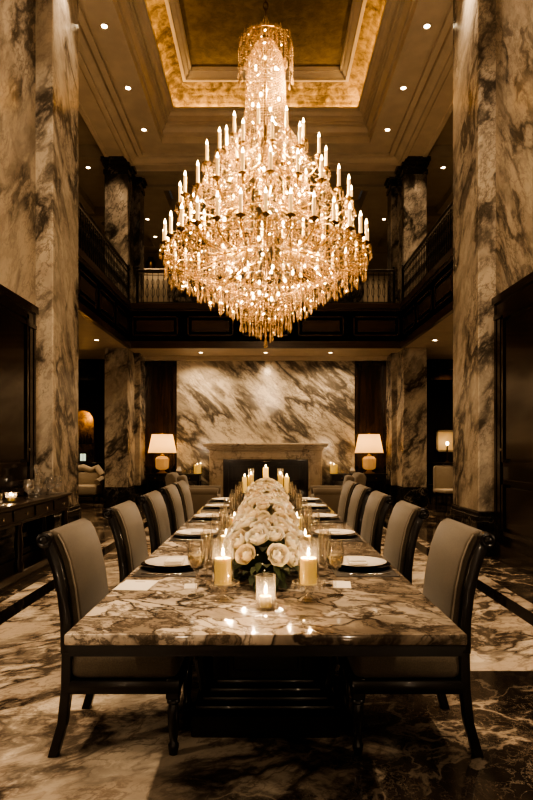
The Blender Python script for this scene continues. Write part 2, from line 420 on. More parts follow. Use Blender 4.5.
# fascia: dark wood with recessed panels
def fascia(name, along, pos, inward, a0, a1, panels):
    mb = MB()
    def bx(u0, u1, t0, t1, z0, z1):
        d0, d1 = sorted((pos + inward*t0, pos + inward*t1))
        if along == 'x': mb.box(u0, u1, d0, d1, z0, z1)
        else: mb.box(d0, d1, u0, u1, z0, z1)
    bx(a0, a1, -.03, .0, ZL-.01, ZG+.01)
    bx(a0, a1, 0, .06, ZG-.10, ZG+.02); bx(a0, a1, 0, .035, ZG-.16, ZG-.10)
    bx(a0, a1, 0, .05, ZL-.01, ZL+.09); bx(a0, a1, 0, .03, ZL+.09, ZL+.15)
    L = (a1-a0)/panels
    for i in range(panels):
        u0, u1 = a0 + i*L + .10, a0 + (i+1)*L - .10; z0, z1 = ZL+.26, ZG-.26
        for (p0, p1, q0, q1) in ((u0, u1, z0, z0+.04), (u0, u1, z1-.04, z1), (u0, u0+.04, z0, z1), (u1-.04, u1, z0, z1)): bx(p0, p1, 0, .022, q0, q1)
        bx(u0+.1, u1-.1, 0, .012, z0+.1, z1-.1)
    struct(name, mb, 'wood_h', 'dark panelled wood fascia below the gallery railing')
fascia('trim_2', 'x', 13.6, -1, -3.13, 3.13, 5)
fascia('trim_3', 'y', -3.1, 1, 8.55, 13.62, 4)
fascia('trim_4', 'y', 3.1, -1, 8.55, 13.62, 4)

# ceiling: stepped rectangular tray (profile X,Z; far end at X+10.66)
def ring_mesh(prof):
    mb = MB(); vs = []; fs = []
    for X, Z in prof:
        yf, yn = X + 10.66, -.66 - X
        vs += [(-X,yn,Z),(X,yn,Z),(X,yf,Z),(-X,yf,Z)]
    for k in range(len(prof)-1):
        for i in range(4):
            j = (i+1) % 4; fs.append((k*4+i, k*4+j, (k+1)*4+j, (k+1)*4+i))
    return mb.add(vs, fs)
outer = [(3.66,8.3),(3.66,7.96),(3.64,7.93),(3.56,7.93),(3.54,7.95),(3.22,7.95),(3.18,7.90),(3.13,7.90),(3.13,7.84),(3.05,7.84),(3.05,7.88),(2.98,7.90),(2.92,7.94),(2.90,7.98),(2.86,7.98),(2.86,7.90),(2.76,7.90),(2.76,7.96),(2.70,7.95)]
struct('ceiling', ring_mesh(outer + [(2.32,7.95),(2.32,7.91),(2.24,7.91),(2.23,7.98)]), 'plaster', 'cream plaster ceiling border with stepped mouldings')
struct('trim_5', ring_mesh([(2.23,7.98),(2.23,8.05),(2.195,8.05),(2.195,8.08),(2.21,8.08),(2.205,8.13),(2.17,8.20),(2.15,8.22),(2.15,8.25),(2.12,8.25),(2.12,8.30),(2.085,8.30),(2.085,8.38),(2.06,8.38),(2.06,8.40),(2.04,8.41),(2.01,8.45),(1.97,8.46),(1.97,8.48),(1.93,8.48),(1.93,8.52),(2.0,8.525),(2.09,8.525)]), 'plaster', 'cream crown moulding round the ceiling tray')
struct('trim_6', ring_mesh([(2.09,8.525),(2.085,8.60),(2.05,8.70),(1.98,8.79),(1.87,8.87),(1.71,8.93)]), 'gold', 'glowing gilded cove of the ceiling tray')
struct('trim_7', ring_mesh([(1.71,8.93),(1.70,8.90),(1.64,8.90),(1.63,8.95),(1.57,8.99),(1.55,9.03),(1.51,9.03),(1.50,9.09)]), 'plaster', 'inner cream moulding round the gilded panel')
mb = MB(); mb.box(-1.52, 1.52, -2.2, 12.2, 9.09, 9.15)
struct('ceiling_tray', mb, 'gold_dark', 'dull gold centre panel of the ceiling tray')
# gallery ceilings with coffers
mb = MB()
for s in (-1, 1):
    a, b = sorted((s*3.65, s*6.3)); mb.box(a, b, -4.6, 20.7, 8.28, 8.4)
    for y0, y1 in ((8.6,9.0),(13.7,14.35),(17.2,17.6),(19.8,20.6)):
        mb.box(a, b, y0, y1, 8.0, 8.28)
    a2, b2 = sorted((s*4.9, s*5.3)); mb.box(a2, b2, 8.6, 20.6, 8.08, 8.28)
mb.box(-3.66, 3.66, 14.25, 15.1, 7.90, 8.3); mb.box(-3.66, 3.66, 16.7, 17.2, 7.95, 8.3)
for x0, x1 in ((-3.66,-2.62),(2.62,3.66)): mb.box(x0, x1, 15.1, 16.7, 7.95, 8.3)
mb.box(-3.66, 3.66, 17.2, 20.6, 7.98, 8.3); mb.box(-3.66, 3.66, 14.9, 15.1, 7.84, 7.9); mb.box(-3.66,3.66,14.25,14.4,7.84,7.9)
mb.box(-2.55,2.55,15.1,16.7,8.26,8.34)
struct('ceiling_gallery', mb, 'plaster_dark', 'dim coffered ceiling over the upper gallery')
mb = MB(); mb.box(-4.4, 4.4, -4.6, -4.4, 7.9, 8.4)
struct('trim_8', mb, 'plaster')
struct('wall_gallery_back', MB().box(-6.3, 6.3, 20.45, 20.6, ZG, 8.4), 'plaster_dark')
struct('wall_gallery_center', MB().box(-3.02, 3.02, 18.4, 18.6, ZG, 8.0), 'upper_marble', 'dark marble wall at the back of the gallery')

# columns: stacked base, shaft, cap
def column(s, x0, x1, y0, y1, pil, label, where):
    a, b = sorted((s*x0, s*x1))
    if where == 'near':
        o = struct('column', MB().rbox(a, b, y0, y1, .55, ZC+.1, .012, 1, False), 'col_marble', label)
        struct('base', MB().rbox(a-.03, b+.03, y0-.03, y1+.03, 0, .50, .008, 1, False).rbox(a-.015, b+.015, y0-.015, y1+.015, .5, .552, .01, 2, False), 'black_marble', None, o)
    else:
        mb = MB().rbox(a, b, y0, y1, .46, ZL, .01, 1, False)
        pa, pb = sorted((s*(x0-.13), s*(x1-.1))); mb.rbox(pa, pb, y1-.02, 14.96, .46, ZL, .01, 1, False)
        o = struct('column', mb, 'col_marble', label)
        ba = MB().rbox(a-.02, b+.02, y0-.03, y1+.02, 0, .44, .008, 1, False).rbox(pa-.02, pb+.02, y1, 14.96, 0, .44, .008, 1, False)
        ba.rbox(a-.01, b+.01, y0-.012, y1+.01, .44, .47, .006, 1, False)
        struct('base', ba, 'black_marble', None, o)
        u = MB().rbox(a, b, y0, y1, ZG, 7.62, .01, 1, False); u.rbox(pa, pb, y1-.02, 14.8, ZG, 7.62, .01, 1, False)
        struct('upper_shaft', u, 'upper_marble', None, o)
        c = MB()
        for dx, z0, z1 in ((.02,7.58,7.68),(.0,7.68,7.78),(.04,7.78,7.86),(.07,7.86,7.95)):
            c.box(a-dx, b+dx, y0-dx, y1+dx, z0, z1); c.box(pa-dx, pb+dx, y1, 14.8+dx, z0, z1)
        struct('capital', c, 'black_marble', None, o)
column(-1, 2.68, 3.2, 7.56, 8.6, False, 'full-height veined marble column at the left, beyond the sideboard', 'near')
column(1, 2.68, 3.2, 7.56, 8.6, False, 'full-height veined marble column at the right, beyond the wood doors', 'near')
column(-1, 3.13, 3.66, 13.62, 14.35, True, 'two-storey marble column left of the fireplace wall', 'far')
column(1, 3.13, 3.66, 13.62, 14.35, True, 'two-storey marble column right of the fireplace wall', 'far')

# panelled wood doors on the near side walls
def panel_door(name, s, y0, y1, zt, label):
    mb = MB()
    def bx(t0, t1, y0, y1, z0, z1):
        a, b = sorted((s*(2.9-t0), s*(2.9-t1))); mb.box(a, b, y0, y1, z0, z1)
    bx(0, .03, y0, y1, 0, zt)
    bx(0, .05, y1-.16, y1, 0, zt); bx(0, .06, y1-.05, y1+.005, 0, zt+.02)
    bx(0, .055, y0, y1, zt-.20, zt); bx(0, .085, y0, y1+.02, zt-.05, zt+.04); bx(0, .07, y0, y1, zt-.24, zt-.19)
    bx(0, .10, y0, y1, 0, .2)
    L = 1.25; y = y1-.16
    while y-L > y0:
        bx(0, .06, y-L, y-L+.10, .2, zt-.2)
        for z0, z1 in ((.32,.98),(1.14,2.95)):
            p0, p1 = y-L+.2, y-.1
            for (q0,q1,w0,w1) in ((p0,p1,z0,z0+.05),(p0,p1,z1-.05,z1),(p0,p0+.05,z0,z1),(p1-.05,p1,z0,z1)): bx(.03, .075, q0, q1, w0, w1)
            bx(.03, .055, p0+.09, p1-.09, z0+.09, z1-.09)
        y -= L
    o = struct(name, mb, 'door_wood', label)
    hb = MB(); hb.lathe([(.0,0),(.022,0),(.026,.014),(.018,.03),(.0,.034)], 10, (0,0,0))
    k = hb.build('knob', 'silver', o, 'structure'); k.location = (s*2.865, y1-.21, 1.34); k.rotation_euler = (0, -s*PI/2, 0)
    return o
panel_door('door_1', -1, -2.0, 7.42, 3.06, 'tall dark brown wood panelled doors behind the sideboard')
panel_door('door_2', 1, -2.0, 7.46, 3.18, 'tall dark brown wood panelled doors on the right wall')

# aisle back walls, arch niche (left) and door surround (right)
def arch_wall():
    mb = MB(); y0, y1 = 17.4, 17.6; cx, r, zs = -5.32, .34, 2.12
    mb.box(-6.2, cx-r, y0, y1, 0, ZL); mb.box(cx+r, -3.66, y0, y1, 0, ZL); mb.box(cx-r, cx+r, y0, y1, 0, .85)
    n = 12; vs = []; fs = []
    for i in range(n+1):
        a = PI*i/n; vs += [(cx+r*math.cos(a), y0, zs+r*math.sin(a)), (cx+r*math.cos(a), y0, ZL), (cx+r*math.cos(a), y1, zs+r*math.sin(a))]
    for i in range(n): fs += [(i*3, i*3+3, i*3+4, i*3+1), (i*3, i*3+2, i*3+5, i*3+3)]
    mb.add(vs, fs)
    o = struct('wall_arch', mb, 'wood', 'dark wood wall with a lit arched niche')
    t = MB(); pts = [(cx+r+.03, y0-.02, .85)] + [(cx+(r+.03)*math.cos(PI*i/n), y0-.02, zs+(r+.03)*math.sin(PI*i/n)) for i in range(n+1)] + [(cx-r-.03, y0-.02, .85)]
    t.tube(pts, .035, 6); t.build('arch_trim', 'wood_h', o, 'structure')
    b = MB(); b.box(cx-.5, cx+.5, 17.95, 18.0, .4, 2.7); b.box(cx-.5, cx-.45, 17.6, 17.95, .4, 2.7); b.box(cx+.45, cx+.5, 17.6, 17.95, .4, 2.7); b.box(cx-.5,cx+.5,17.6,18,.4,.86); b.box(cx-.5,cx+.5,17.6,18,2.65,2.7)
    b.build('niche_back', 'gold', o, 'structure')
arch_wall()
mb = MB(); mb.box(3.66, 6.2, 17.4, 17.6, 0, ZL); struct('wall_side_right', mb, 'wood', 'dark wood panelled wall of the room beyond the right column')
mb = MB(); mb.box(3.7, 3.86, 15.3, 15.5, 0, 3.2); mb.box(5.6, 5.76, 15.3, 15.5, 0, 3.2); mb.box(3.66, 5.8, 15.28, 15.52, 3.1, 3.3); mb.box(3.66, 6.2, 15.34, 15.48, 3.3, 3.36)
struct('door_3', mb, 'panel_wood', 'brown wood door surround beyond the right column')
mb = MB(); mb.box(3.66, 6.2, 15.36, 15.5, 3.36, ZL); struct('wall_lintel_right', mb, 'black_marble')
mb = MB(); mb.box(-6.2, -3.66, 15.36, 15.5, 3.1, ZL); struct('wall_lintel_left', mb, 'black_marble')

# ------------------------------------------------------------------ downlights
def downlight(x, y, z, label, group, e=60, wide=95):
    t = thing('downlight', label, 'downlight', (x, y, z), 0, group)
    mb = MB(); mb.lathe([(.045,.0),(.07,-.002),(.072,-.010),(.055,-.012),(.045,-.004)], 18, cap=False); mb.build('trim_ring', 'plaster', t)
    mb = MB(); mb.lathe([(.0,-.004),(.05,-.004)], 18, cap=False); mb.build('lens', 'downlight_lens', t)
    if e: light('SPOT', (x, y, z-.03), e, (1,.72,.44), .03, (0,0,0), spot_size=math.radians(wide), spot_blend=.8)
od = ['nearest in view', 'second', 'farthest']
for s, nm in ((-1,'left'),(1,'right')):
    for i, y in enumerate((9.37, 10.98, 12.42)):
        downlight(s*2.52, y, 7.95, f'round lit downlight in the {nm} ceiling border, {od[i]} of its row', 'downlights along the ceiling border', 70)
    for i, y in enumerate((-.4, 1.4, 3.0, 4.6, 6.2, 7.8)):
        light('SPOT', (s*2.52, y, 7.93), 270, (1,.77,.53), .09, (0,0,0), spot_size=math.radians(85), spot_blend=.7)  # row carried on out of view without fittings, added to light the foreground
for i, (x, nm) in enumerate(((-1.54,'left of'),(0,'above'),(1.54,'right of'))):
    downlight(x, 14.25, ZL, f'small downlight in the low soffit {nm} the fireplace centre', 'downlights under the far gallery', 110 if x else 50, 155)
downlight(-3.55, 12.6, ZL, 'small downlight under the left side gallery', 'downlights under the side galleries', 30)
downlight(-4.4, 16.4, ZL, 'small downlight in the dim room beyond the left column', 'downlights under the side galleries', 12)
downlight(3.55, 12.6, ZL, 'small downlight under the right side gallery', 'downlights under the side galleries', 30)
downlight(-3.42, 17.35, 7.98, 'small gallery ceiling downlight just right of the upper left column', 'gallery ceiling downlights', 15)
downlight(-3.46, 18.8, 7.98, 'small gallery ceiling downlight, lower one above the left far railing', 'gallery ceiling downlights', 15)
downlight(3.42, 17.35, 7.98, 'small gallery ceiling downlight left of the upper right column', 'gallery ceiling downlights', 15)
downlight(-4.2, 14.2, 8.0, 'downlight over the left gallery, outside the upper left column', 'side gallery downlights', 25)
downlight(4.2, 14.2, 8.0, 'downlight over the right gallery, outside the upper right column', 'side gallery downlights', 25)

# ------------------------------------------------------------------ gallery railings
def make_baluster(h=.72):
    mb = MB(); mb.tube([(0,0,.04),(0,0,h)], .009, 4, False)
    for s in (-1, 1):
        mb.tube([(0,0,.14),(s*.035,0,.22),(s*.04,0,.32),(s*.012,0,.40),(0,0,.42)], .006, 4)
        mb.tube([(0,0,.42),(s*.03,0,.47),(s*.03,0,.54),(0,0,.58)], .006, 4)
    mb.lathe([(0,-.02),(.016,0),(0,.02)], 6, (0,0,.42)); mb.lathe([(0,-.012),(.013,0),(0,.012)], 6, (0,0,.62))
    return mb
bal_me = None
def railing(loc, rz, L, label):
    global bal_me
    t = thing('gallery_railing', label, 'railing', loc, rz, 'wrought iron gallery railings')
    mb = MB(); mb.rbox(0, L, -.03, .03, .74, .79, .012, 2); mb.build('handrail', 'wood', t)
    MB().box(0, L, -.012, .012, .035, .055).box(0, L, -.012, .012, .66, .675).build('rail_bar', 'iron', t)
    for x in (.03, L-.03): MB().box(x-.025, x+.025, -.025, .025, 0, .80).lathe([(.02,.8),(.035,.84),(.02,.87),(0,.88)], 8, (x,0,0)).build('post', 'iron', t)
    n = int(L/.125)
    for i in range(1, n):
        if bal_me is None:
            o = make_baluster().build('baluster', 'iron', t); bal_me = o.data
        else:
            o = bpy.data.objects.new('baluster', bal_me); C.objects.link(o); o.parent = t
        o.location.x = i*L/n
railing((-2.95, 13.66, ZG+.02), 0, 5.9, 'black wrought iron railing across the far gallery behind the chandelier')
railing((-3.09, 8.64, ZG+.02), PI/2, 4.9, 'black wrought iron railing along the left side gallery')
railing((3.09, 8.64, ZG+.02), PI/2, 4.9, 'black wrought iron railing along the right side gallery')

# ------------------------------------------------------------------ fireplace
t = thing('fireplace', 'wide beige marble fireplace with dark wood firebox below the veined wall', 'fireplace', (0, 14.97, 0))
mb = MB()
for x, y, z0, z1 in ((1.40,.34,1.30,1.34),(1.44,.38,1.34,1.38),(1.50,.42,1.38,1.43),(1.53,.45,1.43,1.48)): mb.rbox(-x, x, -y, -.001, z0, z1, .008, 1)
mb.build('mantel_shelf', 'mantel_marble', t)
mb = MB(); mb.rbox(-1.38, 1.38, -.30, -.001, 1.08, 1.30, .006, 1); mb.rbox(-1.2, 1.2, -.32, -.3, 1.12, 1.26, .006, 1); mb.build('frieze', 'mantel_marble', t)
for s in (-1, 1):
    mb = MB(); a, b = sorted((s*1.04, s*1.38)); mb.rbox(a, b, -.30, -.001, .12, 1.08, .006, 1); a, b = sorted((s*1.10, s*1.32)); mb.rbox(a, b, -.32, -.3, .2, 1.0, .006, 1)
    a, b = sorted((s*1.02, s*1.41)); mb.rbox(a, b, -.33, -.001, 0, .12, .006, 1)
    mb.build('jamb', 'mantel_marble', t)
mb = MB(); mb.box(-1.04, 1.04, -.14, -.02, 0, 1.08); mb.box(-1.04,1.04,-.20,-.14,1.0,1.08); mb.box(-1.04,-.92,-.2,-.14,0,1.0); mb.box(.92,1.04,-.2,-.14,0,1.0)
for x0, x1 in ((-.86,-.3),(-.25,.25),(.3,.86)):
    for z0, z1 in ((.15,.5),(.55,.92)):
        for q in ((x0,x1,z0,z0+.03),(x0,x1,z1-.03,z1),(x0,x0+.03,z0,z1),(x1-.03,x1,z0,z1)): mb.box(q[0],q[1],-.165,-.14,q[2],q[3])
mb.build('firebox_panel', 'wood', t)
MB().rbox(-1.5, 1.5, -.75, -.34, 0, .05, .01, 1).build('hearth', 'black_marble', t)
MB().tube([(-.12,-.17,1.03),(-.1,-.2,1.03),(.1,-.2,1.03),(.12,-.17,1.03)], .008, 6).build('pull_handle', 'silver', t)

# ------------------------------------------------------------------ console tables, lamps
def console(s, nm):
    a, b = sorted((s*1.57, s*2.93)); w = b-a
    t = thing('console_table', f'dark wood console table under the {nm} lamp, beside the fireplace', 'console table', ((a+b)/2, 14.68, 0), 0, 'console tables beside the fireplace')
    MB().rbox(-w/2, w/2, -.24, .24, .70, .735, .008, 2).build('table_top', 'wood', t)
    MB().box(-w/2+.03, w/2-.03, -.21, .22, .56, .70).build('frame', 'wood', t)
    for i in range(3):
        x0 = -w/2 + .06 + i*(w-.12)/3
        d = MB().rbox(x0+.015, x0+(w-.12)/3-.015, -.222, -.21, .58, .685, .004, 1).build('drawer', 'wood', t)
        MB().lathe([(0,0),(.014,.003),(.016,.012),(0,.02)], 8).build('knob', 'brass', d)
        k = [c for c in C.objects if c.parent == d][-1]; k.location = (x0+(w-.12)/6, -.222, .632); k.rotation_euler = (PI/2,0,0)
    for x in (-w/2+.06, w/2-.06):
        for y in (-.18, .18):
            MB().rbox(x-.035, x+.035, y-.035, y+.035, 0, .56, .006, 1).build('leg', 'wood', t)
    MB().rbox(-w/2+.04, w/2-.04, -.18, .2, .12, .15, .005, 1).build('lower_shelf', 'wood', t)
def lamp(x, y, z, label):
    t = thing('table_lamp', label, 'lamp', (x, y, z), 0, 'table lamps beside the fireplace')
    MB().rbox(-.12, .12, -.12, .12, 0, .035, .006, 1).lathe([(.09,.035),(.06,.07),(.05,.09)], 16).build('base', 'brass', t)
    MB().lathe([(.09,.09),(.15,.12),(.165,.16),(.175,.36),(.13,.41),(.06,.43)], 8, smooth=False).build('body', 'thick_amber', t)
    MB().lathe([(.05,.43),(.06,.45),(.02,.47),(.014,.50),(.014,.56)], 12).build('neck', 'brass', t)
    mb = MB(); mb.lathe([(.35,.50),(.255,.96)], 28, cap=False); mb.build('lamp_shade', 'shade', t)
    MB().lathe([(.352,.495),(.356,.50),(.352,.51)], 28, cap=False).build('shade_trim', 'piping', t)
    MB().lathe([(0,.56),(.03,.58),(.045,.63),(.03,.68),(0,.70)], 12).build('bulb', 'bulb', t)
    MB().lathe([(0,.94),(.012,.96),(.018,.985),(0,1.0)], 8).build('finial', 'brass', t)
    light('POINT', (x, y, z+.76), 4.2, (1,.66,.34), .04)
M['thick_amber'] = principled('amber_glass', (.75,.52,.26), .15, emit=(1,.55,.2), estr=.12, **{'Transmission Weight': .3})[0]
for s, nm in ((-1,'left'),(1,'right')):
    console(s, nm)
    lamp(s*2.53, 14.68, .735, f'lit table lamp with a cream drum shade on the {nm} console')

def flame_mb(h=.028, r=.006):
    return MB().lathe([(.0005,0),(r*.8,h*.18),(r,h*.35),(r*.6,h*.65),(.0005,h)], 8)
def pillar(x, y, z, r, h, label, group=None, lit=1.2):
    t = thing('pillar_candle', label, 'candle', (x, y, z), 0, group)
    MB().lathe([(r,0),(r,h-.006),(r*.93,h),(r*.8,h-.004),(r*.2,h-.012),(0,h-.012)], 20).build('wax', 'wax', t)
    MB().tube([(0,0,h-.012),(.001,0,h+.012)], .0015, 5).build('wick', 'wick', t)
    f = flame_mb(.034, .007).build('flame', 'flame', t); f.location.z = h+.004
    if lit: light('POINT', (x, y, z+h+.020), lit, (1,.66,.34), .003)
    return t
def hurricane(x, y, z, r, h, label, group='glass hurricane shades round the candles'):
    o = MB().lathe([(r,.0),(r,h),(r-.003,h),(r-.003,.002),(r,.0)], 24, cap=False).build('hurricane_shade', 'glass')
    o.location = (x, y, z); tag(o, label, 'glass shade', group); return o
for s, nm in ((-1,'left'),(1,'right')):
    pillar(s*1.66, 14.62, .736, .09, .22, f'thick ivory candle on the {nm} console, next to the mantel', 'candles on the consoles', 2.5)
    for j in range(2):
        o = MB().lathe([(.03,0),(.04,.03),(.045,.1),(.042,.1),(.036,.03),(.0,.008)], 14).build('tumbler', 'glass')
        o.location = (s*(1.86+.12*j), 14.60, .736); tag(o, f'small glass tumbler on the {nm} console, ' + ('by the thick candle' if j == 0 else 'nearer the lamp'), 'glass', 'tumblers on the consoles')
    o = MB().lathe([(.04,0),(.06,.02),(.075,.07),(.05,.12),(.04,.15),(.05,.17),(.045,.17),(.035,.14),(0,.02)], 16).build('small_vase', 'porcelain')
    o.location = (s*2.12, 14.66, .736); tag(o, f'small white vase on the {nm} console beside the lamp', 'vase')

# ------------------------------------------------------------------ armchairs
def armchair():
    t = thing('armchair', 'warm grey upholstered armchair facing the fireplace axis, on the left behind the table', 'armchair', (-1.36, 11.6, 0), 0, 'armchairs before the fireplace')
    MB().rbox(-.36,.40,-.36,.36,.12,.30,.03,3).build('base', 'armchair_fabric', t)
    MB().rbox(-.22,.43,-.27,.27,.30,.46,.05,4).build('seat_cushion', 'armchair_fabric', t)
    pr = [(-.42,.14),(-.24,.14),(-.24,.5),(-.30,.80),(-.36,.88),(-.44,.88),(-.48,.80),(-.44,.5)]
    MB().prism_y(pr, -.34, .34, .035, 3, True).build('backrest', 'armchair_fabric', t)
    MB().rbox(-.08,.06,-.22,.22,-.2,.2,.06,4, True, Matrix.Translation((-.19,0,.64)) @ Matrix.Rotation(-.22,4,'Y')).build('back_cushion', 'armchair_fabric', t)
    for s in (-1,1):
        mb = MB(); a,b = sorted((s*.27, s*.42)); mb.rbox(-.34,.40,a,b,.12,.52,.04,3); mb.tube([(-.30,s*.345,.53),(.35,s*.345,.53),(.41,s*.345,.52)], .085, 12); mb.build('arm', 'armchair_fabric', t)
        for x in (-.32,.34): MB().lathe([(.018,0),(.03,.12)], 10, (x, s*.31, 0)).build('foot', 'chair_wood', t)
    return t
ac = armchair(); 
ac2 = dup(ac, (1.36, 11.6, 0), PI, 'warm grey upholstered armchair facing the fireplace axis, on the right behind the table')
for o in (ac, ac2): o.scale = (1.12, 1.0, 1.0)

# ------------------------------------------------------------------ dining table
TZ = .76; TY0, TY1, TW = 1.93, 6.95, .65
t = thing('dining_table', 'long dining table with polished veined marble top and dark wood pedestal', 'table', (0, 4.4, 0))
l0, l1 = TY0-4.4, TY1-4.4
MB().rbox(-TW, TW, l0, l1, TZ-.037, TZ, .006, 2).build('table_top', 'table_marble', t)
mb = MB(); mb.box(-TW+.004, TW-.004, l0+.004, l1-.004, TZ-.052, TZ-.037); mb.box(-TW+.012, TW-.012, l0+.012, l1-.012, TZ-.075, TZ-.052)
mb.build('apron', 'chair_wood', t)
for yc in (-1.25, 1.25):
    mb = MB(); mb.box(-.22,.22,yc-.2,yc+.2,.22,TZ-.075)
    for (w,d,z0,z1) in ((.24,.22,.20,.23),(.27,.25,.17,.20),(.30,.28,.14,.17),(.33,.31,.11,.14)): mb.rbox(-w,w,yc-d,yc+d,z0,z1,.008,2)
    mb.rbox(-.16,.16,yc-.212,yc-.2,.27,.62,.004,1)
    pd = mb.build('pedestal', 'chair_wood', t)
    MB().rbox(-.35,.35,yc-.34,yc+.34,0,.11,.008,1).build('plinth', 'chair_wood', pd)
    for sx in (-1,1):
        for sy in (-1,1):
            MB().rbox(sx*.22-.035,sx*.22+.035,yc+sy*.2-.035,yc+sy*.2+.035,.23,TZ-.075,.006,2).build('pilaster', 'chair_wood', pd)
            MB().tube([(sx*.42,yc+sy*.1,TZ-.09),(sx*.36,yc+sy*.1,.52),(sx*.30,yc+sy*.1,.42),(sx*.33,yc+sy*.1,.28),(sx*.30,yc+sy*.1,.11)], [.035,.03,.026,.035,.03], 8).build('scroll_bracket', 'chair_wood', pd)

# ------------------------------------------------------------------ dining chairs (local +x faces the table)
def dining_chair():
    t = thing('dining_chair', '', 'chair', (0,0,0), 0, 'upholstered dining chairs along the table')
    mb = MB(); mb.rbox(-.225,.262,-.262,.262,.335,.462,.045,4); mb.build('seat', 'fabric', t)
    mb = MB(); mb.rbox(-.25,.268,-.268,.268,.275,.34,.012,2); mb.build('seat_frame', 'chair_wood', t)
    for s in (-1,1):
        y = s*.232; mb = MB()
        mb.rbox(.205,.265,y-.03,y+.03,.25,.345,.005,1)
        mb.lathe([(.024,.25),(.030,.243),(.030,.232),(.022,.225),(.027,.205),(.028,.19),(.022,.10),(.017,.055),(.024,.045),(.024,.03),(.018,.0)], 12, (.235,y,0))
        mb.build('leg', 'chair_wood', t)
        pr = [(-.315,0),(-.272,0),(-.232,.14),(-.212,.30),(-.207,.48),(-.252,.48),(-.256,.30),(-.272,.15)]
        MB().prism_y(pr, y-.024+s*.012, y+.024+s*.012, .006, 2).build('leg', 'chair_wood', t)
    fr = MB()
    for s in (-1,1):
        y = s*.262
        pr = [(-.200,.46),(-.205,.60),(-.222,.74),(-.248,.86),(-.275,.93),(-.292,.965),(-.335,.955),(-.318,.90),(-.290,.82),(-.268,.72),(-.254,.60),(-.252,.46)]
        fr.prism_y(pr, y-.02, y+.02, .006, 2)
    fr.tube([(-.322,-.25,.968),(-.322,.25,.968)], .022, 10)
    fr.build('back_frame', 'chair_wood', t)
    for s in (-1,1):
        k = MB().lathe([(0,-.026),(.022,-.026),(.034,-.02),(.034,.02),(.024,.026),(.018,.022),(.010,.028),(0,.028)], 16); o = k.build('scroll_end', 'chair_wood', t)
        o.location = (-.322, s*.268, .957); o.rotation_euler = (-s*PI/2,0,0)
    pr = [(-.172,.475),(-.172,.60),(-.190,.74),(-.216,.86),(-.244,.935),(-.268,.978),(-.300,.995),(-.322,.99),(-.318,.965),(-.292,.90),(-.272,.82),(-.258,.72),(-.25,.60),(-.246,.475)]
    MB().prism_y(pr, -.24, .24, .018, 3, True).build('backrest', 'fabric', t)
    for s in (-1,1):
        mb = MB()
        mb.tube([(-.178,s*.240,.48),(-.180,s*.242,.60),(-.198,s*.242,.74),(-.224,s*.242,.86),(-.252,s*.242,.935),(-.276,s*.242,.976)], .0042, 6)
        mb.build('piping', 'piping', t)
    return t
YS = [2.90, 3.96, 4.96, 5.86, 6.62]
ORD = ['nearest', 'second nearest', 'middle', 'second farthest', 'farthest']
ch = dining_chair()
for s, nm in ((-1,'left'),(1,'right')):
    for i, y in enumerate(YS):
        lab = f'taupe upholstered dining chair with dark scrolled frame, {ORD[i]} on the {nm} of the table'
        loc = (s*.645, y, 0); rz = 0 if s < 0 else PI
        if s == -1 and i == 0: ch.location = loc; ch['label'] = lab
        else: dup(ch, loc, rz, lab)

# ------------------------------------------------------------------ place settings
def wine_mesh():
    return MB().lathe([(.034,.0),(.034,.002),(.006,.006),(.004,.012),(.004,.095),(.010,.105),(.030,.13),(.036,.155),(.034,.185),(.029,.225),(.0275,.225),(.0325,.185),(.034,.155),(.028,.132),(.0,.110)], 20)
def flute_mesh():
    return MB().lathe([(.032,.0),(.032,.002),(.006,.006),(.004,.012),(.004,.07),(.012,.085),(.021,.12),(.024,.17),(.022,.235),(.0205,.235),(.022,.17),(.019,.12),(.0,.085)], 16)
def tumbler_mesh():
    return MB().lathe([(.030,0),(.033,.01),(.036,.14),(.0345,.14),(.031,.02),(.0,.014)], 18)
def goblet_mesh():
    return MB().lathe([(.05,0),(.05,.006),(.012,.014),(.010,.05),(.016,.06),(.045,.085),(.058,.13),(.055,.18),(.045,.21),(.043,.21),(.05,.18),(.053,.13),(.04,.09),(0,.07)], 18)
def bare(name, mb, mat): 
    o = mb.build(name, mat); return o
def copy_one(o, loc, label, cat, group, rz=0, used=[]):
    if o.name in used: o = o.copy(); C.objects.link(o)
    else: used.append(o.name)
    o.location = loc; o.rotation_euler.z = rz; return tag(o, label, cat, group)

p_wine = thing('wine_glass', '', 'wine glass', (0,0,0), 0, 'stemmed wine glasses on the table')
wine_mesh().build('bowl', 'glass', p_wine)
MB().lathe([(0,.111),(.027,.132),(.0335,.155),(.0332,.166),(0,.166)], 18).build('wine', 'wine', p_wine)
p_clear = thing('wine_glass', '', 'wine glass', (0,0,0), 0, 'stemmed wine glasses on the table')
wine_mesh().build('bowl', 'glass', p_clear)
p_flute = bare('champagne_flute', flute_mesh(), 'glass')
p_tumb = bare('tumbler', tumbler_mesh(), 'glass')
p_mat = bare('placemat', MB().rbox(-.15,.15,-.24,.24,0,.003,.001,1), 'mat')
p_charger = bare('charger_plate', MB().lathe([(0,.002),(.10,.0),(.11,.002),(.158,.014),(.160,.017),(.110,.008),(0,.006)], 36), 'charger')
p_plate = bare('dinner_plate', MB().lathe([(0,.001),(.075,.0),(.085,.002),(.138,.016),(.140,.019),(.135,.019),(.085,.008),(.0,.006)], 36), 'porcelain')
mb = MB(); mb.rbox(-.045,.045,-.069,.069,0,.012,.004,2); mb.rbox(-.042,.045,-.067,.04,.010,.020,.004,2); p_nap = bare('folded_napkin', mb, 'linen')
mb = MB(); mb.rbox(-.11,.0,-.004,.004,0,.004,.0015,1); mb.rbox(-.01,.035,-.011,.011,0,.003,.001,1)
for k in range(4): mb.rbox(.03,.085,-.0105+.006*k,-.0075+.006*k,0,.003,.0006,1)
p_fork = bare('fork', mb, 'silver')
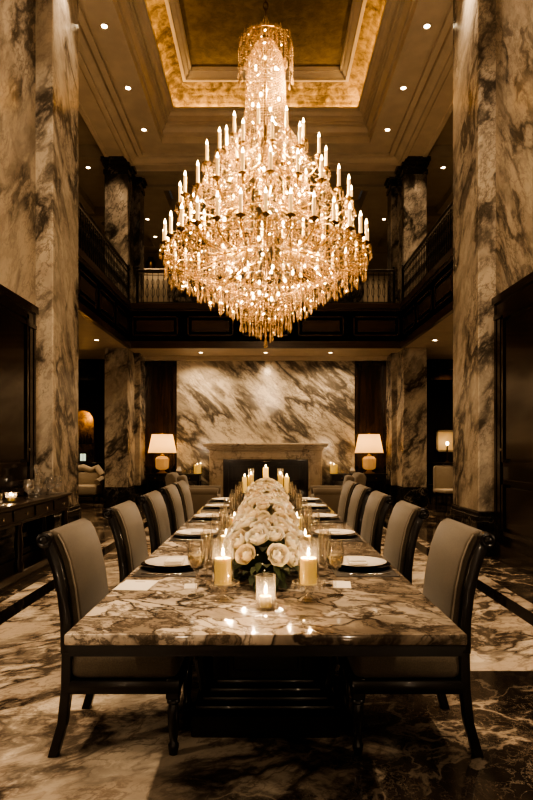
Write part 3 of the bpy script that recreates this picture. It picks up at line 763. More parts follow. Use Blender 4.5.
mb = MB(); mb.rbox(-.12,-.02,-.0055,.0055,0,.005,.002,1); mb.rbox(-.025,.10,-.009,.008,.001,.003,.0006,1); p_knife = bare('table_knife', mb, 'silver')
for s, nm in ((-1,'left'),(1,'right')):
    for i, y in enumerate(YS):
        yc = y+.13; at_ = f'at the {ORD[i]} setting on the {nm}'
        rz = 0 if s < 0 else PI
        copy_one(p_mat, (s*.475, yc, TZ), f'dark rectangular placemat {at_}', 'placemat', 'placemats')
        copy_one(p_charger, (s*.468, yc, TZ+.003), f'black charger plate under a white plate {at_}', 'plate', 'charger plates')
        copy_one(p_plate, (s*.468, yc, TZ+.012), f'white porcelain dinner plate {at_}', 'plate', 'dinner plates')
        copy_one(p_nap, (s*.46, yc, TZ+.0205), f'folded white napkin on the plate {at_}', 'napkin', 'folded napkins', rz)
        copy_one(p_fork, (s*.48, yc-.195, TZ+.003), f'silver fork, near side of the plate, {ORD[i]} setting on the {nm}', 'fork', 'forks', rz)
        copy_one(p_knife, (s*.48, yc+.195, TZ+.003), f'silver knife, far side of the plate, {ORD[i]} setting on the {nm}', 'knife', 'knives', rz)
        wl = (s*.283, y-.46, TZ)
        lab = f'stemmed wine glass holding pale wine {at_}' if i == 0 else f'empty stemmed wine glass {at_}'
        if s < 0 and i == 0: p_wine.location = wl; p_wine['label'] = lab
        elif i == 0: dup(p_wine, wl, 0, lab)
        elif s < 0 and i == 1: p_clear.location = wl; p_clear['label'] = lab
        else: dup(p_clear, wl, 0, lab)
        copy_one(p_flute, (s*.262, y-.28, TZ), f'tall clear champagne flute before the plate {at_}', 'flute', 'champagne flutes')
        copy_one(p_flute, (s*.272, y-.09, TZ), f'second champagne flute, beside the plate {at_}', 'flute', 'champagne flutes')
        copy_one(p_tumb, (s*(.265 if i < 4 else .297), y+.08, TZ), f'straight water tumbler beside the plate {at_}', 'glass', 'water tumblers')
        copy_one(p_tumb, (s*(.268 if i < 4 else .297), y+.22, TZ), f'straight water tumbler beyond the plate {at_}', 'glass', 'water tumblers')

# cards
def card(x, y, w, d, rz, label, printed):
    t = thing('menu_card', label, 'card', (x, y, TZ+.0005), rz)
    MB().rbox(-w/2, w/2, -d/2, d/2, 0, .002, .0005, 1).build('card_sheet', 'paper', t)
    if printed: MB().box(-w*.15, w*.15, d*.30, d*.34, .002, .0024).build('printed_line', 'ink', t)
card(-.565, 2.62, .15, .19, -.08, 'flat cream menu card at the near left corner of the table', True)
card(-.325, 2.60, .055, .09, .1, 'small white card by the nearest left wine glass', False)
card(.335, 2.63, .075, .13, -.1, 'small white card by the nearest right wine glass', False)

# ------------------------------------------------------------------ candles on the table
def pedestal_holder(x, y, label):
    t = thing('candle_holder', label, 'candle holder', (x, y, TZ), 0, 'cut glass candle holders')
    MB().lathe([(.046,0),(.046,.006),(.03,.014),(.014,.022),(.020,.034),(.013,.046),(.022,.056)], 12, smooth=False).build('stem', 'thick_glass', t)
    MB().lathe([(.022,.056),(.060,.066),(.066,.074),(.062,.074),(.05,.068),(0,.062)], 16, smooth=False).build('dish', 'thick_glass', t)
    for k in range(14):
        a = 2*PI*k/14; MB().lathe([(0,0),(.005,.012),(.003,.02),(0,.024)], 5, (.064*math.cos(a), .064*math.sin(a), .048), False).build('drop', 'thick_glass', t)
for s, nm in ((-1,'left'),(1,'right')):
    x, y = s*.168, 2.36
    pedestal_holder(x, y, f'cut glass pedestal holder under the front {nm} candle')
    pillar(x, y, TZ+.068, .033, .10, f'lit ivory pillar candle at the front {nm} of the flowers', 'pillar candles along the table', 1.3)
    hurricane(x, y, TZ+.0745, .042, .165, f'clear glass cylinder around the front {nm} candle')
    for y, k in ((3.27, 'second'), (4.14, 'third')):
        pillar(s*.215, y, TZ+.012, .033, .11, f'lit ivory pillar candle, {k} along the {nm} of the flowers', 'pillar candles along the table', .9)
        o = MB().lathe([(.05,0),(.052,.004),(.048,.012),(0,.010)], 20).build('glass_coaster', 'thick_glass'); o.location = (s*.215, y, TZ); tag(o, f'clear glass coaster under the {k} candle on the {nm}', 'coaster', 'glass coasters')
    for (x, y, h, k) in ((s*.165, 6.72, .20, 'inner'), (s*.235, 6.72, .175, 'outer')):
        pillar(x, y, TZ+.10, .03, h, f'tall lit candle at the far table end, {k} one on the {nm}', 'candles at the far end of the table', .8)
        o = MB().lathe([(.034,0),(.034,.006),(.012,.02),(.012,.07),(.033,.09),(.033,.10),(0,.098)], 14).build('candle_stand', 'thick_glass'); o.location = (x, y, TZ); tag(o, f'short glass stand under the {k} far candle on the {nm}', 'candle stand', 'glass candle stands')
    hurricane(s*.165, 6.72, TZ+.1005, .034, .27, f'tall glass cylinder around the inner far candle on the {nm}')
pillar(0, 6.80, TZ+.16, .032, .22, 'tallest lit candle, alone at the far centre of the table', None, 1.0)
o = MB().lathe([(.04,0),(.04,.006),(.014,.02),(.014,.13),(.034,.15),(.034,.16),(0,.158)], 14).build('candle_stand', 'thick_glass'); o.location = (0, 6.80, TZ); tag(o, 'tall glass stand under the central far candle', 'candle stand', 'glass candle stands')
# votive at the front centre
o = MB().lathe([(.034,0),(.037,.004),(.038,.125),(.0355,.125),(.0345,.012),(0,.010)], 24).build('votive_glass', 'thick_glass'); o.location = (0, 2.24, TZ); tag(o, 'clear votive glass with a small candle at the front centre of the table', 'votive glass')
pillar(0, 2.24, TZ+.0105, .022, .038, 'small white candle inside the front votive glass', None, .7)

# ------------------------------------------------------------------ flowers
def rose_mesh(seed, R=.043):
    rnd = random.Random(seed); mb = MB()
    def petal(az, Rl, al, w, lip):
        vs, fs = [], []; nu, nv = 5, 6
        for j in range(nv):
            v = j/(nv-1); th = .25 + v*(al-.25)
            for i in range(nu):
                u = i/(nu-1)*2-1
                t2 = th*(1-.10*u*u*v)
                ang = az + u*w*(.55+.45*math.sin(PI*min(1, .15+v*.75)))
                rr = Rl*math.sin(t2)*(1+.05*u*u) + lip*max(0, v-.75)*1.6
                z = Rl*(1.0-math.cos(t2))*.92 - lip*.5*max(0, v-.75)
                vs.append((rr*math.cos(ang), rr*math.sin(ang), z + (1.0*R-Rl)*.55))
        for j in range(nv-1):
            for i in range(nu-1): fs.append((j*nu+i, j*nu+i+1, (j+1)*nu+i+1, (j+1)*nu+i))
        mb.add(vs, fs, True)
    for (n, rl, al, w, lip) in ((2,.22,2.70,1.7,.0),(3,.36,2.55,1.35,.03),(4,.50,2.38,1.10,.07),(5,.64,2.20,.95,.12),(5,.79,1.98,.88,.20),(6,.93,1.72,.80,.30),(6,1.04,1.42,.74,.34)):
        o = rnd.random()*6
        for k in range(n): petal(o+2*PI*k/n+rnd.uniform(-.12,.12), rl*R*rnd.uniform(.95,1.06), al*rnd.uniform(.94,1.05), w, lip*R)
    mb.lathe([(.0,0),(.3*R,.05*R),(.5*R,.3*R),(.42*R,.6*R),(.14*R,1.0*R),(0,1.1*R)], 10)
    return mb
rose_data = []
for k in range(5):
    o = rose_mesh(k).build('rose', 'petal', autosmooth=False); rose_data.append(o.data); bpy.data.objects.remove(o)
def leaf(mb, p, d, L, W, rnd):
    d = Vector(d).normalized(); side = d.cross(Vector((0,0,1)))
    if side.length < .1: side = Vector((1,0,0))
    side.normalize(); up = side.cross(d)
    vs, fs = [], []
    prof = [(0,.05),(.2,.7),(.45,1),(.75,.65),(1,.03)]
    for a, w in prof:
        c = Vector(p) + d*L*a - Vector((0,0,1))*L*.35*a*a
        vs += [c - side*W*w + up*W*.25*w, c, c + side*W*w + up*W*.25*w]
    for v in vs: v.z = max(v.z, .009)
    for k in range(4): fs += [(k*3,k*3+1,k*3+4,k*3+3),(k*3+1,k*3+2,k*3+5,k*3+4)]
    mb.add(vs, fs, True)
def arrangement(yc, idx):
    rnd = random.Random(40+idx)
    lab = ['front mound of ivory roses with dark leaves, nearest the votive glass', 'second mound of ivory roses from the front of the table', 'middle mound of ivory roses along the table centre', 'fourth mound of ivory roses from the front of the table', 'farthest mound of ivory roses, before the tall candles'][idx]
    t = thing('rose_arrangement', lab, 'flowers', (0, yc, TZ), 0, 'rose arrangements along the table')
    MB().lathe([(.07,0),(.10,.02),(.115,.06),(.11,.06),(.09,.02),(0,.015)], 20).build('bowl', 'thick_glass', t)
    rx, ry, hz = (.19, .33, .205)
    n = 34; pts = []
    tries = 0
    while len(pts) < n and tries < 4000:
        tries += 1
        th = rnd.uniform(0, 2*PI); ph = math.acos(rnd.uniform(.12, 1))
        d = Vector((math.sin(ph)*math.cos(th), math.sin(ph)*math.sin(th), math.cos(ph)))
        p = Vector((d.x*rx, d.y*ry, .105 + d.z*(hz-.045)))
        if all((p-q[0]).length > .076 for q in pts): pts.append((p, Vector((d.x/rx, d.y/ry, d.z/hz)).normalized()))
    for p, nrm in pts:
        o = bpy.data.objects.new('rose', rnd.choice(rose_data)); C.objects.link(o); o.parent = t
        nn = (nrm + Vector((rnd.uniform(-.3,.3), rnd.uniform(-.35,.15), rnd.uniform(0,.35)))).normalized()
        o.rotation_mode = 'QUATERNION'; o.rotation_quaternion = nn.to_track_quat('Z','Y') @ Euler((0,0,rnd.uniform(0,6))).to_quaternion()
        o.location = p - nn*.03; sc_ = rnd.uniform(.85,1.15); o.scale = (sc_,)*3
    mb = MB()
    for k in range(150):
        th = rnd.uniform(0, 2*PI); zz = rnd.uniform(.0,.9)**1.3
        q = math.sqrt(1-zz*zz); p = (q*math.cos(th)*rx*.85, q*math.sin(th)*ry*.88, .05+zz*hz*.85)
        leaf(mb, p, (math.cos(th)*1.0, math.sin(th)*1.0, rnd.uniform(-.3,.7)), rnd.uniform(.05,.095), rnd.uniform(.013,.022), rnd)
    for k in range(70):
        th = rnd.uniform(0, 2*PI); zz = rnd.uniform(.03,.11)
        leaf(mb, (math.cos(th)*rx*.72, math.sin(th)*ry*.78, zz), (math.cos(th), math.sin(th), rnd.uniform(-.5,.5)), rnd.uniform(.07,.12), rnd.uniform(.016,.026), rnd)
    mb.lathe([(.0,.03),(rx*.7,.04),(rx*.72,.1),(rx*.45,.18),(0,.2)], 12)
    mb.build('foliage', 'leaf', t)
    mb = MB()
    for k in range(46):
        th = rnd.uniform(0,2*PI); zz = rnd.uniform(.0,.6); q = math.sqrt(1-zz*zz)
        mb.lathe([(0,-.004),(.004,0),(0,.004)], 5, (q*math.cos(th)*rx*1.02, q*math.sin(th)*ry*1.02, .05+zz*hz), False)
    f = mb.build('filler_blossom', 'petal', t); f['kind'] = 'stuff'
for i, y in enumerate((2.83, 3.70, 4.58, 5.44, 6.22)): arrangement(y, i)

# ------------------------------------------------------------------ sideboard on the left
t = thing('sideboard', 'dark polished wood sideboard with drawers along the left wall', 'sideboard', (-2.61, 6.1, 0))
MB().rbox(-.19,.20,-1.5,1.38,.775,.81,.008,2).build('table_top', 'wood', t)
MB().box(-.17,.165,-1.46,1.34,.62,.775).rbox(.15,.175,-1.47,1.35,.60,.63,.005,1).build('frame', 'wood', t)
for i in range(5):
    y0 = -1.42+i*.55
    d = MB().rbox(.165,.18,y0+.02,y0+.52,.645,.755,.004,1).build('drawer', 'wood', t)
    k = MB().lathe([(.006,0),(.006,.012),(.016,.018),(.018,.03),(0,.036)], 10).build('knob', 'silver', d); k.location = (.18, y0+.27, .70); k.rotation_euler = (0,PI/2,0)
for x in (-.13,.14):
    for y in (-1.4,-.1,1.28): MB().lathe([(.04,.12),(.05,.2),(.03,.24),(.045,.4),(.03,.56),(.045,.62)], 12, (x,y,0)).build('leg', 'wood', t)
MB().rbox(-.18,.17,-1.47,1.35,.05,.13,.01,1).build('lower_shelf', 'wood', t)
MB().box(-.17,.15,-1.45,1.33,0,.05).build('plinth', 'wood', t)
o = MB().lathe([(.06,0),(.09,.01),(.10,.10),(.12,.20),(.11,.2),(.09,.1),(0,.02)], 20).build('storage_jar', 'porcelain'); o.location = (-2.55, 5.45, .134); tag(o, 'pale pot on the lower shelf of the sideboard', 'pot')
p_gob = bare('goblet', goblet_mesh(), 'goblet_glass')
for (x, y, w) in ((-2.56,6.48,'nearest'),(-2.57,6.78,'second'),(-2.55,7.10,'third'),(-2.56,7.38,'farthest')):
    copy_one(p_gob, (x, y, .81), f'cut glass goblet on the sideboard, {w} of the four', 'goblet', 'goblets on the sideboard')
p_low = bare('tumbler', MB().lathe([(.045,0),(.05,.01),(.06,.10),(.057,.10),(.046,.015),(0,.012)], 18, smooth=False), 'thick_glass')
copy_one(p_low, (-2.58, 6.08, .81), 'wide cut glass tumbler on the sideboard, before the goblets', 'glass', 'tumblers on the sideboard')
copy_one(p_low, (-2.66, 5.92, .81), 'wide cut glass tumbler on the sideboard, nearest the near end', 'glass', 'tumblers on the sideboard')
o = MB().lathe([(.05,0),(.055,.005),(.05,.014),(.015,.02),(.012,.04),(.02,.05),(.0,.05)], 16).build('glass_dish', 'goblet_glass'); o.location = (-2.52, 5.72, .81); tag(o, 'low glass dish near the cut edge of the sideboard', 'dish')
t = thing('decanter', 'tall cut glass decanter behind the goblets on the sideboard', 'decanter', (-2.70, 7.05, .81))
MB().lathe([(.06,0),(.075,.03),(.08,.10),(.05,.16),(.02,.19),(.018,.25),(.028,.27)], 10, smooth=False).build('body', 'goblet_glass', t)
MB().lathe([(.012,.265),(.016,.28),(.035,.31),(.02,.35),(0,.37)], 8, smooth=False).build('stopper', 'goblet_glass', t)
pillar(-2.58, 6.08, .826, .03, .05, 'small ivory candle inside a cut glass tumbler on the sideboard', None, 1.6)

# ------------------------------------------------------------------ things beyond the columns
t = thing('settee', 'pale settee with a curved back in the dim room beyond the left column', 'settee', (-4.65, 15.0, 0), 0)
MB().rbox(-.5,.5,-.3,.3,.2,.44,.05,3).build('seat', 'pale_fabric', t)
mb = MB()
mb.tube([(-.5,.28,.62),(-.3,.3,.80),(0,.31,.86),(.2,.3,.78),(.36,.28,.86),(.52,.2,.66)], .09, 10); mb.rbox(-.5,.5,.22,.32,.4,.74,.03,2); mb.build('backrest', 'pale_fabric', t)
for s in (-1,1): MB().tube([(s*.5,-.28,.52),(s*.52,.0,.56),(s*.5,.28,.62)], .07, 10).build('arm', 'pale_fabric', t)
for sx in (-1,1):
    for sy in (-1,1): MB().lathe([(.018,0),(.03,.2)], 8, (sx*.42, sy*.24, 0)).build('leg', 'chair_wood', t)
t = thing('bar_counter', 'dark bar counter in front of the lit arched niche', 'counter', (-5.2, 16.9, 0))
MB().rbox(-.7,.7,-.25,.25,0,.92,.01,1).build('body', 'wood', t); MB().rbox(-.75,.75,-.3,.3,.92,.97,.01,1).build('counter_top', 'black_marble', t)
t = thing('desk_screen', 'small bright upright screen on the bar counter', 'screen', (-5.10, 16.75, .97))
MB().box(-.11,.11,0,.02,.0,.26).build('housing', 'iron', t); MB().box(-.08,-.005,-.003,-.001,.03,.23).box(.005,.08,-.003,-.001,.03,.23).build('display', 'screen', t)
for k, (x, hh) in enumerate(((-5.48,.3),(-5.38,.26),(-5.28,.32),(-5.18,.25))):
    o = MB().lathe([(.035,0),(.04,.02),(.04,hh*.6),(.014,hh*.75),(.014,hh),(0,hh)], 10).build('bottle', 'dark_brass'); o.location = (x, 17.75, 1.5); tag(o, 'dark bottle on the shelf of the arched niche', 'bottle', 'bottles in the arched niche')
o = MB().box(-5.8,-4.84,17.62,17.9,1.47,1.5).build('niche_shelf', 'wood'); tag(o, 'thin shelf inside the lit arched niche', 'shelf')
light('POINT', (-5.32, 17.7, 2.3), 6, (1,.5,.16), .05)

# right room: framed cream panel with a small lamp, chairs, table
t = thing('framed_panel', 'cream framed panel on the dark wall beyond the right column', 'picture', (5.22, 17.39, 1.28))
MB().box(-.25,.25,-.02,0,0,.56).build('panel', 'mirror_glow', t)
mb = MB()
for q in ((-.29,.29,-.04,.02),(-.29,.29,.54,.60),(-.29,-.23,-.04,.6),(.23,.29,-.04,.6)): mb.box(q[0],q[1],-.045,0,q[2],q[3])
mb.build('frame', 'plaster_dark', t)
t = thing('small_lamp', 'small glowing lamp before the cream framed panel', 'lamp', (5.19, 17.15, .95))
MB().lathe([(.06,0),(.06,.02),(.02,.05),(.02,.48)], 12).build('stand', 'dark_brass', t); MB().lathe([(0,.48),(.03,.50),(.045,.54),(.03,.58),(0,.60)], 14).build('globe', 'bulb', t)
light('POINT', (5.19, 17.05, 1.55), 2, (1,.6,.28), .06)
t = thing('serving_table', 'dark serving table below the cream framed panel', 'table', (5.2, 17.0, 0))
MB().rbox(-.55,.55,-.25,.25,.9,.95,.01,1).build('table_top', 'wood', t)
for sx in (-1,1):
    for sy in (-1,1): MB().rbox(sx*.48-.03,sx*.48+.03,sy*.18-.03,sy*.18+.03,0,.9,.005,1).build('leg', 'wood', t)
def side_chair(loc, rz, mat, label):
    t = thing('side_chair', label, 'chair', loc, rz)
    MB().rbox(-.25,.25,-.25,.25,.40,.48,.03,3).build('seat', mat, t)
    pr = []
    mb = MB(); mb.rbox(-.24,.24,-.27,-.19,.36,.98,.07,4); mb.build('backrest', mat, t)
    for sx in (-1,1):
        for sy in (-1,1): MB().lathe([(.014,0),(.022,.40)], 8, (sx*.2, sy*.2, 0)).build('leg', 'chair_wood', t)
side_chair((3.95, 12.9, 0), PI+.25, 'pale_fabric', 'pale round-backed chair glimpsed right of the far right column')
side_chair((4.30, 14.6, 0), .5, 'mat', 'dark chair behind the pale round-backed chair on the right')
t = thing('round_table', 'small dark round table behind the pale chair on the right', 'table', (4.72, 13.65, 0))
MB().lathe([(.36,.72),(.37,.74),(.36,.76),(0,.76)], 24).build('table_top', 'wood', t); MB().lathe([(.2,0),(.2,.03),(.04,.08),(.04,.72)], 14).build('pedestal', 'wood', t)
# gallery cabinet
t = thing('gallery_cabinet', 'low cabinet at the back of the gallery behind the left railing', 'cabinet', (-3.9, 20.1, ZG))
MB().rbox(-.6,.9,-.25,.25,0,2.6,.01,1).build('body', 'plaster_dark', t); MB().rbox(-.65,.95,-.3,.3,2.6,2.68,.01,1).build('cornice', 'plaster_dark', t)
o = MB().lathe([(.12,0),(.16,.1),(.16,.3),(.08,.4),(.1,.45),(0,.45)], 14).build('urn', 'dark_brass'); o.location = (-3.85, 20.1, ZG+2.68); tag(o, 'dark urn on top of the gallery cabinet', 'urn')

# ------------------------------------------------------------------ chandelier
CX, CY = 0.0, 5.2
ch_t = thing('chandelier', 'huge tiered crystal chandelier with glowing candle lights above the table', 'chandelier', (CX, CY, 0))
rnd = random.Random(11)
beads = MB(); drops = MB()
def rot_mat(): return Euler((rnd.uniform(0,6), rnd.uniform(0,6), rnd.uniform(0,6))).to_matrix()
OCT_V = [Vector(v) for v in ((1,0,0),(-1,0,0),(0,1,0),(0,-1,0),(0,0,1),(0,0,-1))]
OCT_F = [(0,2,4),(2,1,4),(1,3,4),(3,0,4),(2,0,5),(1,2,5),(3,1,5),(0,3,5)]
def bead(p, r):
    m = rot_mat(); beads.add([Vector(p) + m @ (v*r) for v in OCT_V], OCT_F)
def strand(pts, gap, r):
    pts = [Vector(p) for p in pts]
    for a, b in zip(pts, pts[1:]):
        L = (b-a).length; n = max(1, int(L/gap))
        for k in range(n): bead(a.lerp(b, k/n), r*rnd.uniform(.8,1.2))
def drop_geo(L, r):
    a0 = rnd.uniform(0,6); vs = [(0,0,0)]; n = 5
    for zz, rr in ((-.30,.45),(-.75,1.0)):
        for i in range(n): q = a0+2*PI*i/n; vs.append((r*rr*math.cos(q), r*rr*math.sin(q), zz*L))
    vs.append((0,0,-L)); fs = []
    for i in range(n):
        j = (i+1) % n; fs += [(0,1+i,1+j),(1+i,1+n+i,1+n+j,1+j),(1+n+i,1+2*n,1+n+j)]
    return vs, fs
n_pend = [0]
def pendant(p, L, r, own=False):
    vs, fs = drop_geo(L, r)
    if own and n_pend[0] < 100:
        o = MB().add(vs, fs).build('crystal_pendant', 'crystal', ch_t); o.location = p; n_pend[0] += 1
    else: drops.add([Vector(v)+Vector(p) for v in vs], fs)
def circ(r, z, a): return Vector((r*math.cos(a), r*math.sin(a), z))
# chain and stem
mb = MB(); z = 5.10; k = 0
while z < 9.06:
    pts = []
    for i in range(10):
        a = 2*PI*i/10; q = .018*math.cos(a); pts.append((q if k % 2 else 0, 0 if k % 2 else q, z+.035+.038*math.sin(a)))
    mb.tube(pts, .007, 5, closed=True); z += .058; k += 1
mb.build('chain', 'dark_brass', ch_t)
MB().lathe([(0,9.09),(.14,9.09),(.12,9.05),(.03,9.02),(.02,8.98),(0,8.98)], 20).build('ceiling_rose', 'dark_brass', ch_t)
MB().lathe([(.0,2.62),(.012,2.64),(.008,2.9),(.018,3.0),(.008,3.2),(.02,3.4),(.010,3.7),(.02,3.95),(.010,4.2),(.010,4.7),(.02,4.85),(.010,4.95),(.018,5.06),(.010,5.12)], 12).build('stem', 'dark_brass', ch_t)
# crown
for r, z in ((.235,4.86),(.175,4.90),(.11,4.95)):
    mb = MB(); mb.tube([circ(r, z, 2*PI*i/24) for i in range(24)], .0035, 5, closed=True)
    for i in range(6): a = 2*PI*i/6; mb.tube([(0,0,z+.03), circ(r*.4, z+.045, a), circ(r*.8, z+.03, a), circ(r, z, a)], .003, 4)
    mb.build('crown_ring', 'dark_brass', ch_t)
for r, z, n, L in ((.235,4.86,26,.40),(.175,4.90,20,.34),(.11,4.95,12,.26)):
    for i in range(n):
        a = 2*PI*i/n + rnd.uniform(-.05,.05); zz = z + rnd.uniform(-.01,.04)
        ll = L*rnd.uniform(.75,1.05)
        pendant(circ(r*.97, zz+.04, a), .11, .011, True); strand([circ(r*.3, z+.05, a), circ(r*.7, z+.045, a), circ(r*.97, zz+.03, a)], .022, .008)
        strand([circ(r, zz-.07, a), circ(r*1.0, zz-ll*.72, a)], .021, .0085); pendant(circ(r, zz-ll*.72, a), .085, .011)
for i in range(8):
    a = 2*PI*i/8; strand([circ(.012,5.09,a), circ(.03,5.04,a), circ(.034,4.96,a), circ(.05,4.9,a)], .018, .008)
# tent of bead strands
for i in range(56):
    a = 2*PI*i/56
    strand([circ(.08,4.86,a), circ(.15,4.72,a), circ(.168,4.5,a), circ(.175,4.3,a), circ(.20,4.12,a), circ(.28,4.0,a)], .021, .0085)
TIERS = [(.34, 4.15, 9, .0), (.52, 3.94, 14, .1), (.735, 3.60, 22, .05), (.87, 3.235, 30, .0)]
FH, CHT = .036, .158
arm_i = 0
for ti, (R, ztip, n, off) in enumerate(TIERS):
    zb = ztip - FH - CHT          # drip pan height
    zr = zb - .02
    MB().tube([circ(R*.42, zb-.05, 2*PI*i/32) for i in range(32)], .004, 5, closed=True).build('tier_ring', 'dark_brass', ch_t)
    for i in range(n):
        a = 2*PI*i/n + off + PI/n
        p = circ(R, zb, a)
        # arm: drops from the stem ring, swings under and rises to the pan
        pts = [circ(R*.18, zb+.03, a), circ(R*.40, zb-.04, a), circ(R*.65, zb-.12, a), circ(R*.86, zb-.125, a), circ(R*.985, zb-.07, a), circ(R, zb-.01, a)]
        MB().tube(pts, .0065, 5).build('arm', 'brass', ch_t)
        MB().lathe([(.008,-.02),(.016,-.008),(.036,.0),(.040,.006),(.030,.004),(.013,.006),(.015,.022),(.010,.024)], 12, p).build('drip_pan', 'dark_brass', ch_t)
        sl = MB().lathe([(.0142,.02),(.0142,CHT),(.009,CHT+.002),(0,CHT+.002)], 10, p).build('candle_sleeve', 'sleeve', ch_t)
        MB().lathe([(.001,0),(.0095,.008),(.0108,.015),(.006,.028),(.0008,.046)], 8, (p.x, p.y, p.z+CHT)).build('flame', 'chandelier_flame', sl)
        for k in range(7):
            q = a + 2*PI*k/7; pp = p + Vector((.037*math.cos(q), .037*math.sin(q), 0))
            if k % 2: strand([pp, pp-Vector((0,0,.03))], .016, .006); pendant(pp-Vector((0,0,.03)), .06, .0085, k == 3 and ti == 3)
            else: pendant(pp, .075, .009)
        # swags to the neighbour and up to the tier above
        a2 = a + 2*PI/n; p2 = circ(R, zb, a2)
        sw = [p.lerp(p2, u) - Vector((0,0,.09*4*u*(1-u))) for u in (0,.17,.33,.5,.67,.83,1)]
        strand(sw, .02, .0075)
        if ti:
            R0, z0 = TIERS[ti-1][0], TIERS[ti-1][1]-FH-CHT-.05
        else: R0, z0 = .24, 4.05
        for aa in (a, a+PI/n):
            q0 = circ(R0, z0, aa); q1 = circ(R*.97, zb-.01, aa)
            strand([q0.lerp(q1, u) - Vector((0,0,.10*4*u*(1-u))) for u in (0,.2,.4,.6,.8,1)], .021, .008)
# hanging strands filling the cone between the tiers
def cone_r(z):
    P = [(4.15,.20),(3.95,.34),(3.70,.52),(3.40,.72),(3.05,.86)]
    for (z0,r0),(z1,r1) in zip(P, P[1:]):
        if z <= z0 and z >= z1: return r0 + (r1-r0)*(z0-z)/(z0-z1)
    return .86
for k in range(520):
    u = rnd.random()**.7; z = 4.1 - 1.05*u; r = cone_r(z)*rnd.uniform(.45,.98); a = rnd.uniform(0,2*PI); L = rnd.uniform(.08,.24)
    p = circ(r, z, a); strand([p, p-Vector((0,0,L))], .021, .0085); pendant(p-Vector((0,0,L)), rnd.uniform(.05,.085), .010)
# lower rings
def wave(a, n): return .5+.5*math.cos(a*n)
LOW = [(.86,3.01,96,.24),(.79,2.98,90,.25),(.70,2.94,80,.25),(.60,2.88,70,.25),(.50,2.82,58,.25),(.40,2.78,50,.26),(.31,2.75,40,.28),(.22,2.65,30,.28),(.14,2.55,20,.23),(.06,2.42,8,.14)]
for li, (R, z, n, L) in enumerate(LOW):
    MB().tube([circ(R, z, 2*PI*i/48) for i in range(48)], .003, 4, closed=True).build('lower_ring', 'dark_brass' if li % 2 else 'brass', ch_t)
    for i in range(n):
        a = 2*PI*i/n + rnd.uniform(-.02,.02); ll = L*rnd.uniform(.85,1.05)*(.62+.38*wave(a, 15) if R > .45 else 1)
        pl = rnd.uniform(.07,.12)
        p = circ(R, z, a); strand([p, p-Vector((0,0,ll-pl))], .021, .0085); pendant(p-Vector((0,0,ll-pl)), pl, .012, li in (0,6) and math.sin(a) < -.2 and i % 2 == 0)
for (R0,z0,n0,_),(R1,z1,n1,_2) in zip(LOW, LOW[1:]):
    for i in range(n0//2):
        a = 4*PI*i/n0; q0 = circ(R0,z0,a); q1 = circ(R1,z1,a)
        strand([q0, q1], .024, .008)
for i in range(60):   # basket strands from the widest ring to the lower basket
    a = 2*PI*i/60; strand([circ(.84,3.0,a), circ(.62,2.86,a), circ(.42,2.78,a)], .024, .009)
bm_lens = MB()
pendant((0,0,2.32), .10, .024)
b = beads.build('bead_strands', 'crystal', ch_t, autosmooth=False); b['kind'] = 'stuff'
d = drops.build('crystal_drops', 'crystal', ch_t, autosmooth=False); d['kind'] = 'stuff'
# bulbs hidden inside the crystal
for (R, z, n) in ((.10,4.68,3),(.12,4.36,4),(.34,3.62,6),(.50,3.20,8),(.45,3.02,8),(.24,2.86,6),(.12,2.68,4)):
    for i in range(n):
        a = 2*PI*i/n + z; MB().lathe([(0,-.02),(.010,-.012),(.013,0),(.009,.012),(0,.02)], 8, circ(R,z,a)).build('bulb', 'bulb', ch_t)
# light of the chandelier: one small lamp just above each inner bulb cluster
WARM = (1,.72,.44)
for (R, z, n, e) in ((.62,3.30,8,16),(.45,3.66,6,12),(.28,3.97,4,14),(.09,4.5,1,60),(.45,2.95,6,11),(.2,2.75,3,9)):
    for i in range(n):
        a = 2*PI*i/n + .2; light('POINT', (CX+R*math.cos(a), CY+R*math.sin(a), z), e, WARM, .008)

# ------------------------------------------------------------------ cove and soft light
def cove(x, y, L, along):
    light('AREA', (x, y, 8.532), 13*L/3, (1,.60,.25), rot=(PI,0,0), shape='RECTANGLE', size=L if along == 'x' else .03, size_y=.03 if along == 'x' else L)
cove(0, 12.715, 4.0, 'x'); cove(0, -2.715, 4.0, 'x'); cove(-2.055, 5.0, 15.2, 'y'); cove(2.055, 5.0, 15.2, 'y')
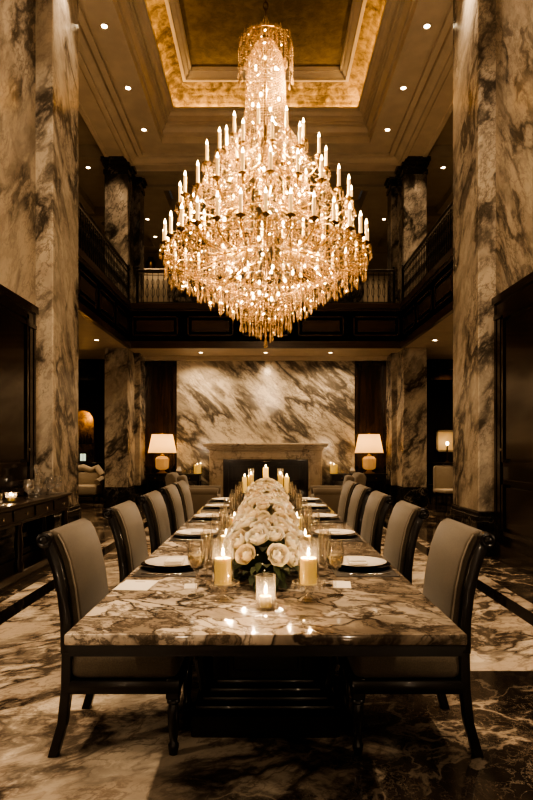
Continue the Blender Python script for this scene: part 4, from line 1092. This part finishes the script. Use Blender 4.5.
# bare spots added to brighten galleries, aisles and columns; no fittings modelled
def spot(x, y, z, e, size=110): light('SPOT', (x, y, z), e, (1,.70,.42), .03, (0,0,0), spot_size=math.radians(size), spot_blend=.8)
for s in (-1,1):
    for y in (9.6, 11.4): spot(s*4.3, y, 8.2, 120); spot(s*4.4, y, ZL-.04, 70)
    spot(s*4.15, 12.6, ZL-.04, 60, 80); spot(s*4.5, 13.9, ZL-.04, 70, 140)
    spot(s*4.6, 14.8, ZL-.04, 150); spot(s*4.9, 16.6, ZL-.04, 20); spot(s*3.38, 13.0, 7.92, 110, 110); spot(s*3.7, 19.4, 7.9, 70, 120)
for x in (-1.1, 1.1):
    v = Vector((0, 2.3, .3)) - Vector((x, -3.0, 7.9))
    light('SPOT', (x, -3.0, 7.9), 260, (1,.77,.53), .35, v.to_track_quat('-Z','Y').to_euler(), spot_size=math.radians(48), spot_blend=.9)  # unseen spots behind the camera, added to brighten table front and seats
for x in (-2.8, 2.8): light('POINT', (x, 1.55, 1.45), 46, (1,.76,.52), .06)   # unseen points added to light the floor under the table
for x in (-1.9, 1.9): light('POINT', (x, -3.7, .85), 45, (1,.76,.52), .08)   # unseen low fill behind the camera, added for the dark floor
for x in (-1.4, 1.4): spot(x, 14.6, 7.82, 40, 140); spot(x, 17.8, 7.94, 90, 130)  # more bare spots, added to brighten the far gallery

w = bpy.data.worlds.new('world'); sc.world = w; w.use_nodes = True
w.node_tree.nodes['Background'].inputs[0].default_value = (1,.84,.68,1); w.node_tree.nodes['Background'].inputs[1].default_value = .03

# ------------------------------------------------------------------ look
sc.view_settings.view_transform = 'AgX'; sc.view_settings.look = 'AgX - High Contrast'
sc.view_settings.exposure = 0.42
cy = sc.cycles
cy.use_denoising = True
try: cy.denoiser = 'OPENIMAGEDENOISE'
except Exception: pass
cy.max_bounces = 8; cy.diffuse_bounces = 3; cy.glossy_bounces = 4; cy.transmission_bounces = 6; cy.transparent_max_bounces = 24
cy.sample_clamp_indirect = 6.0; cy.caustics_reflective = False; cy.caustics_refractive = False
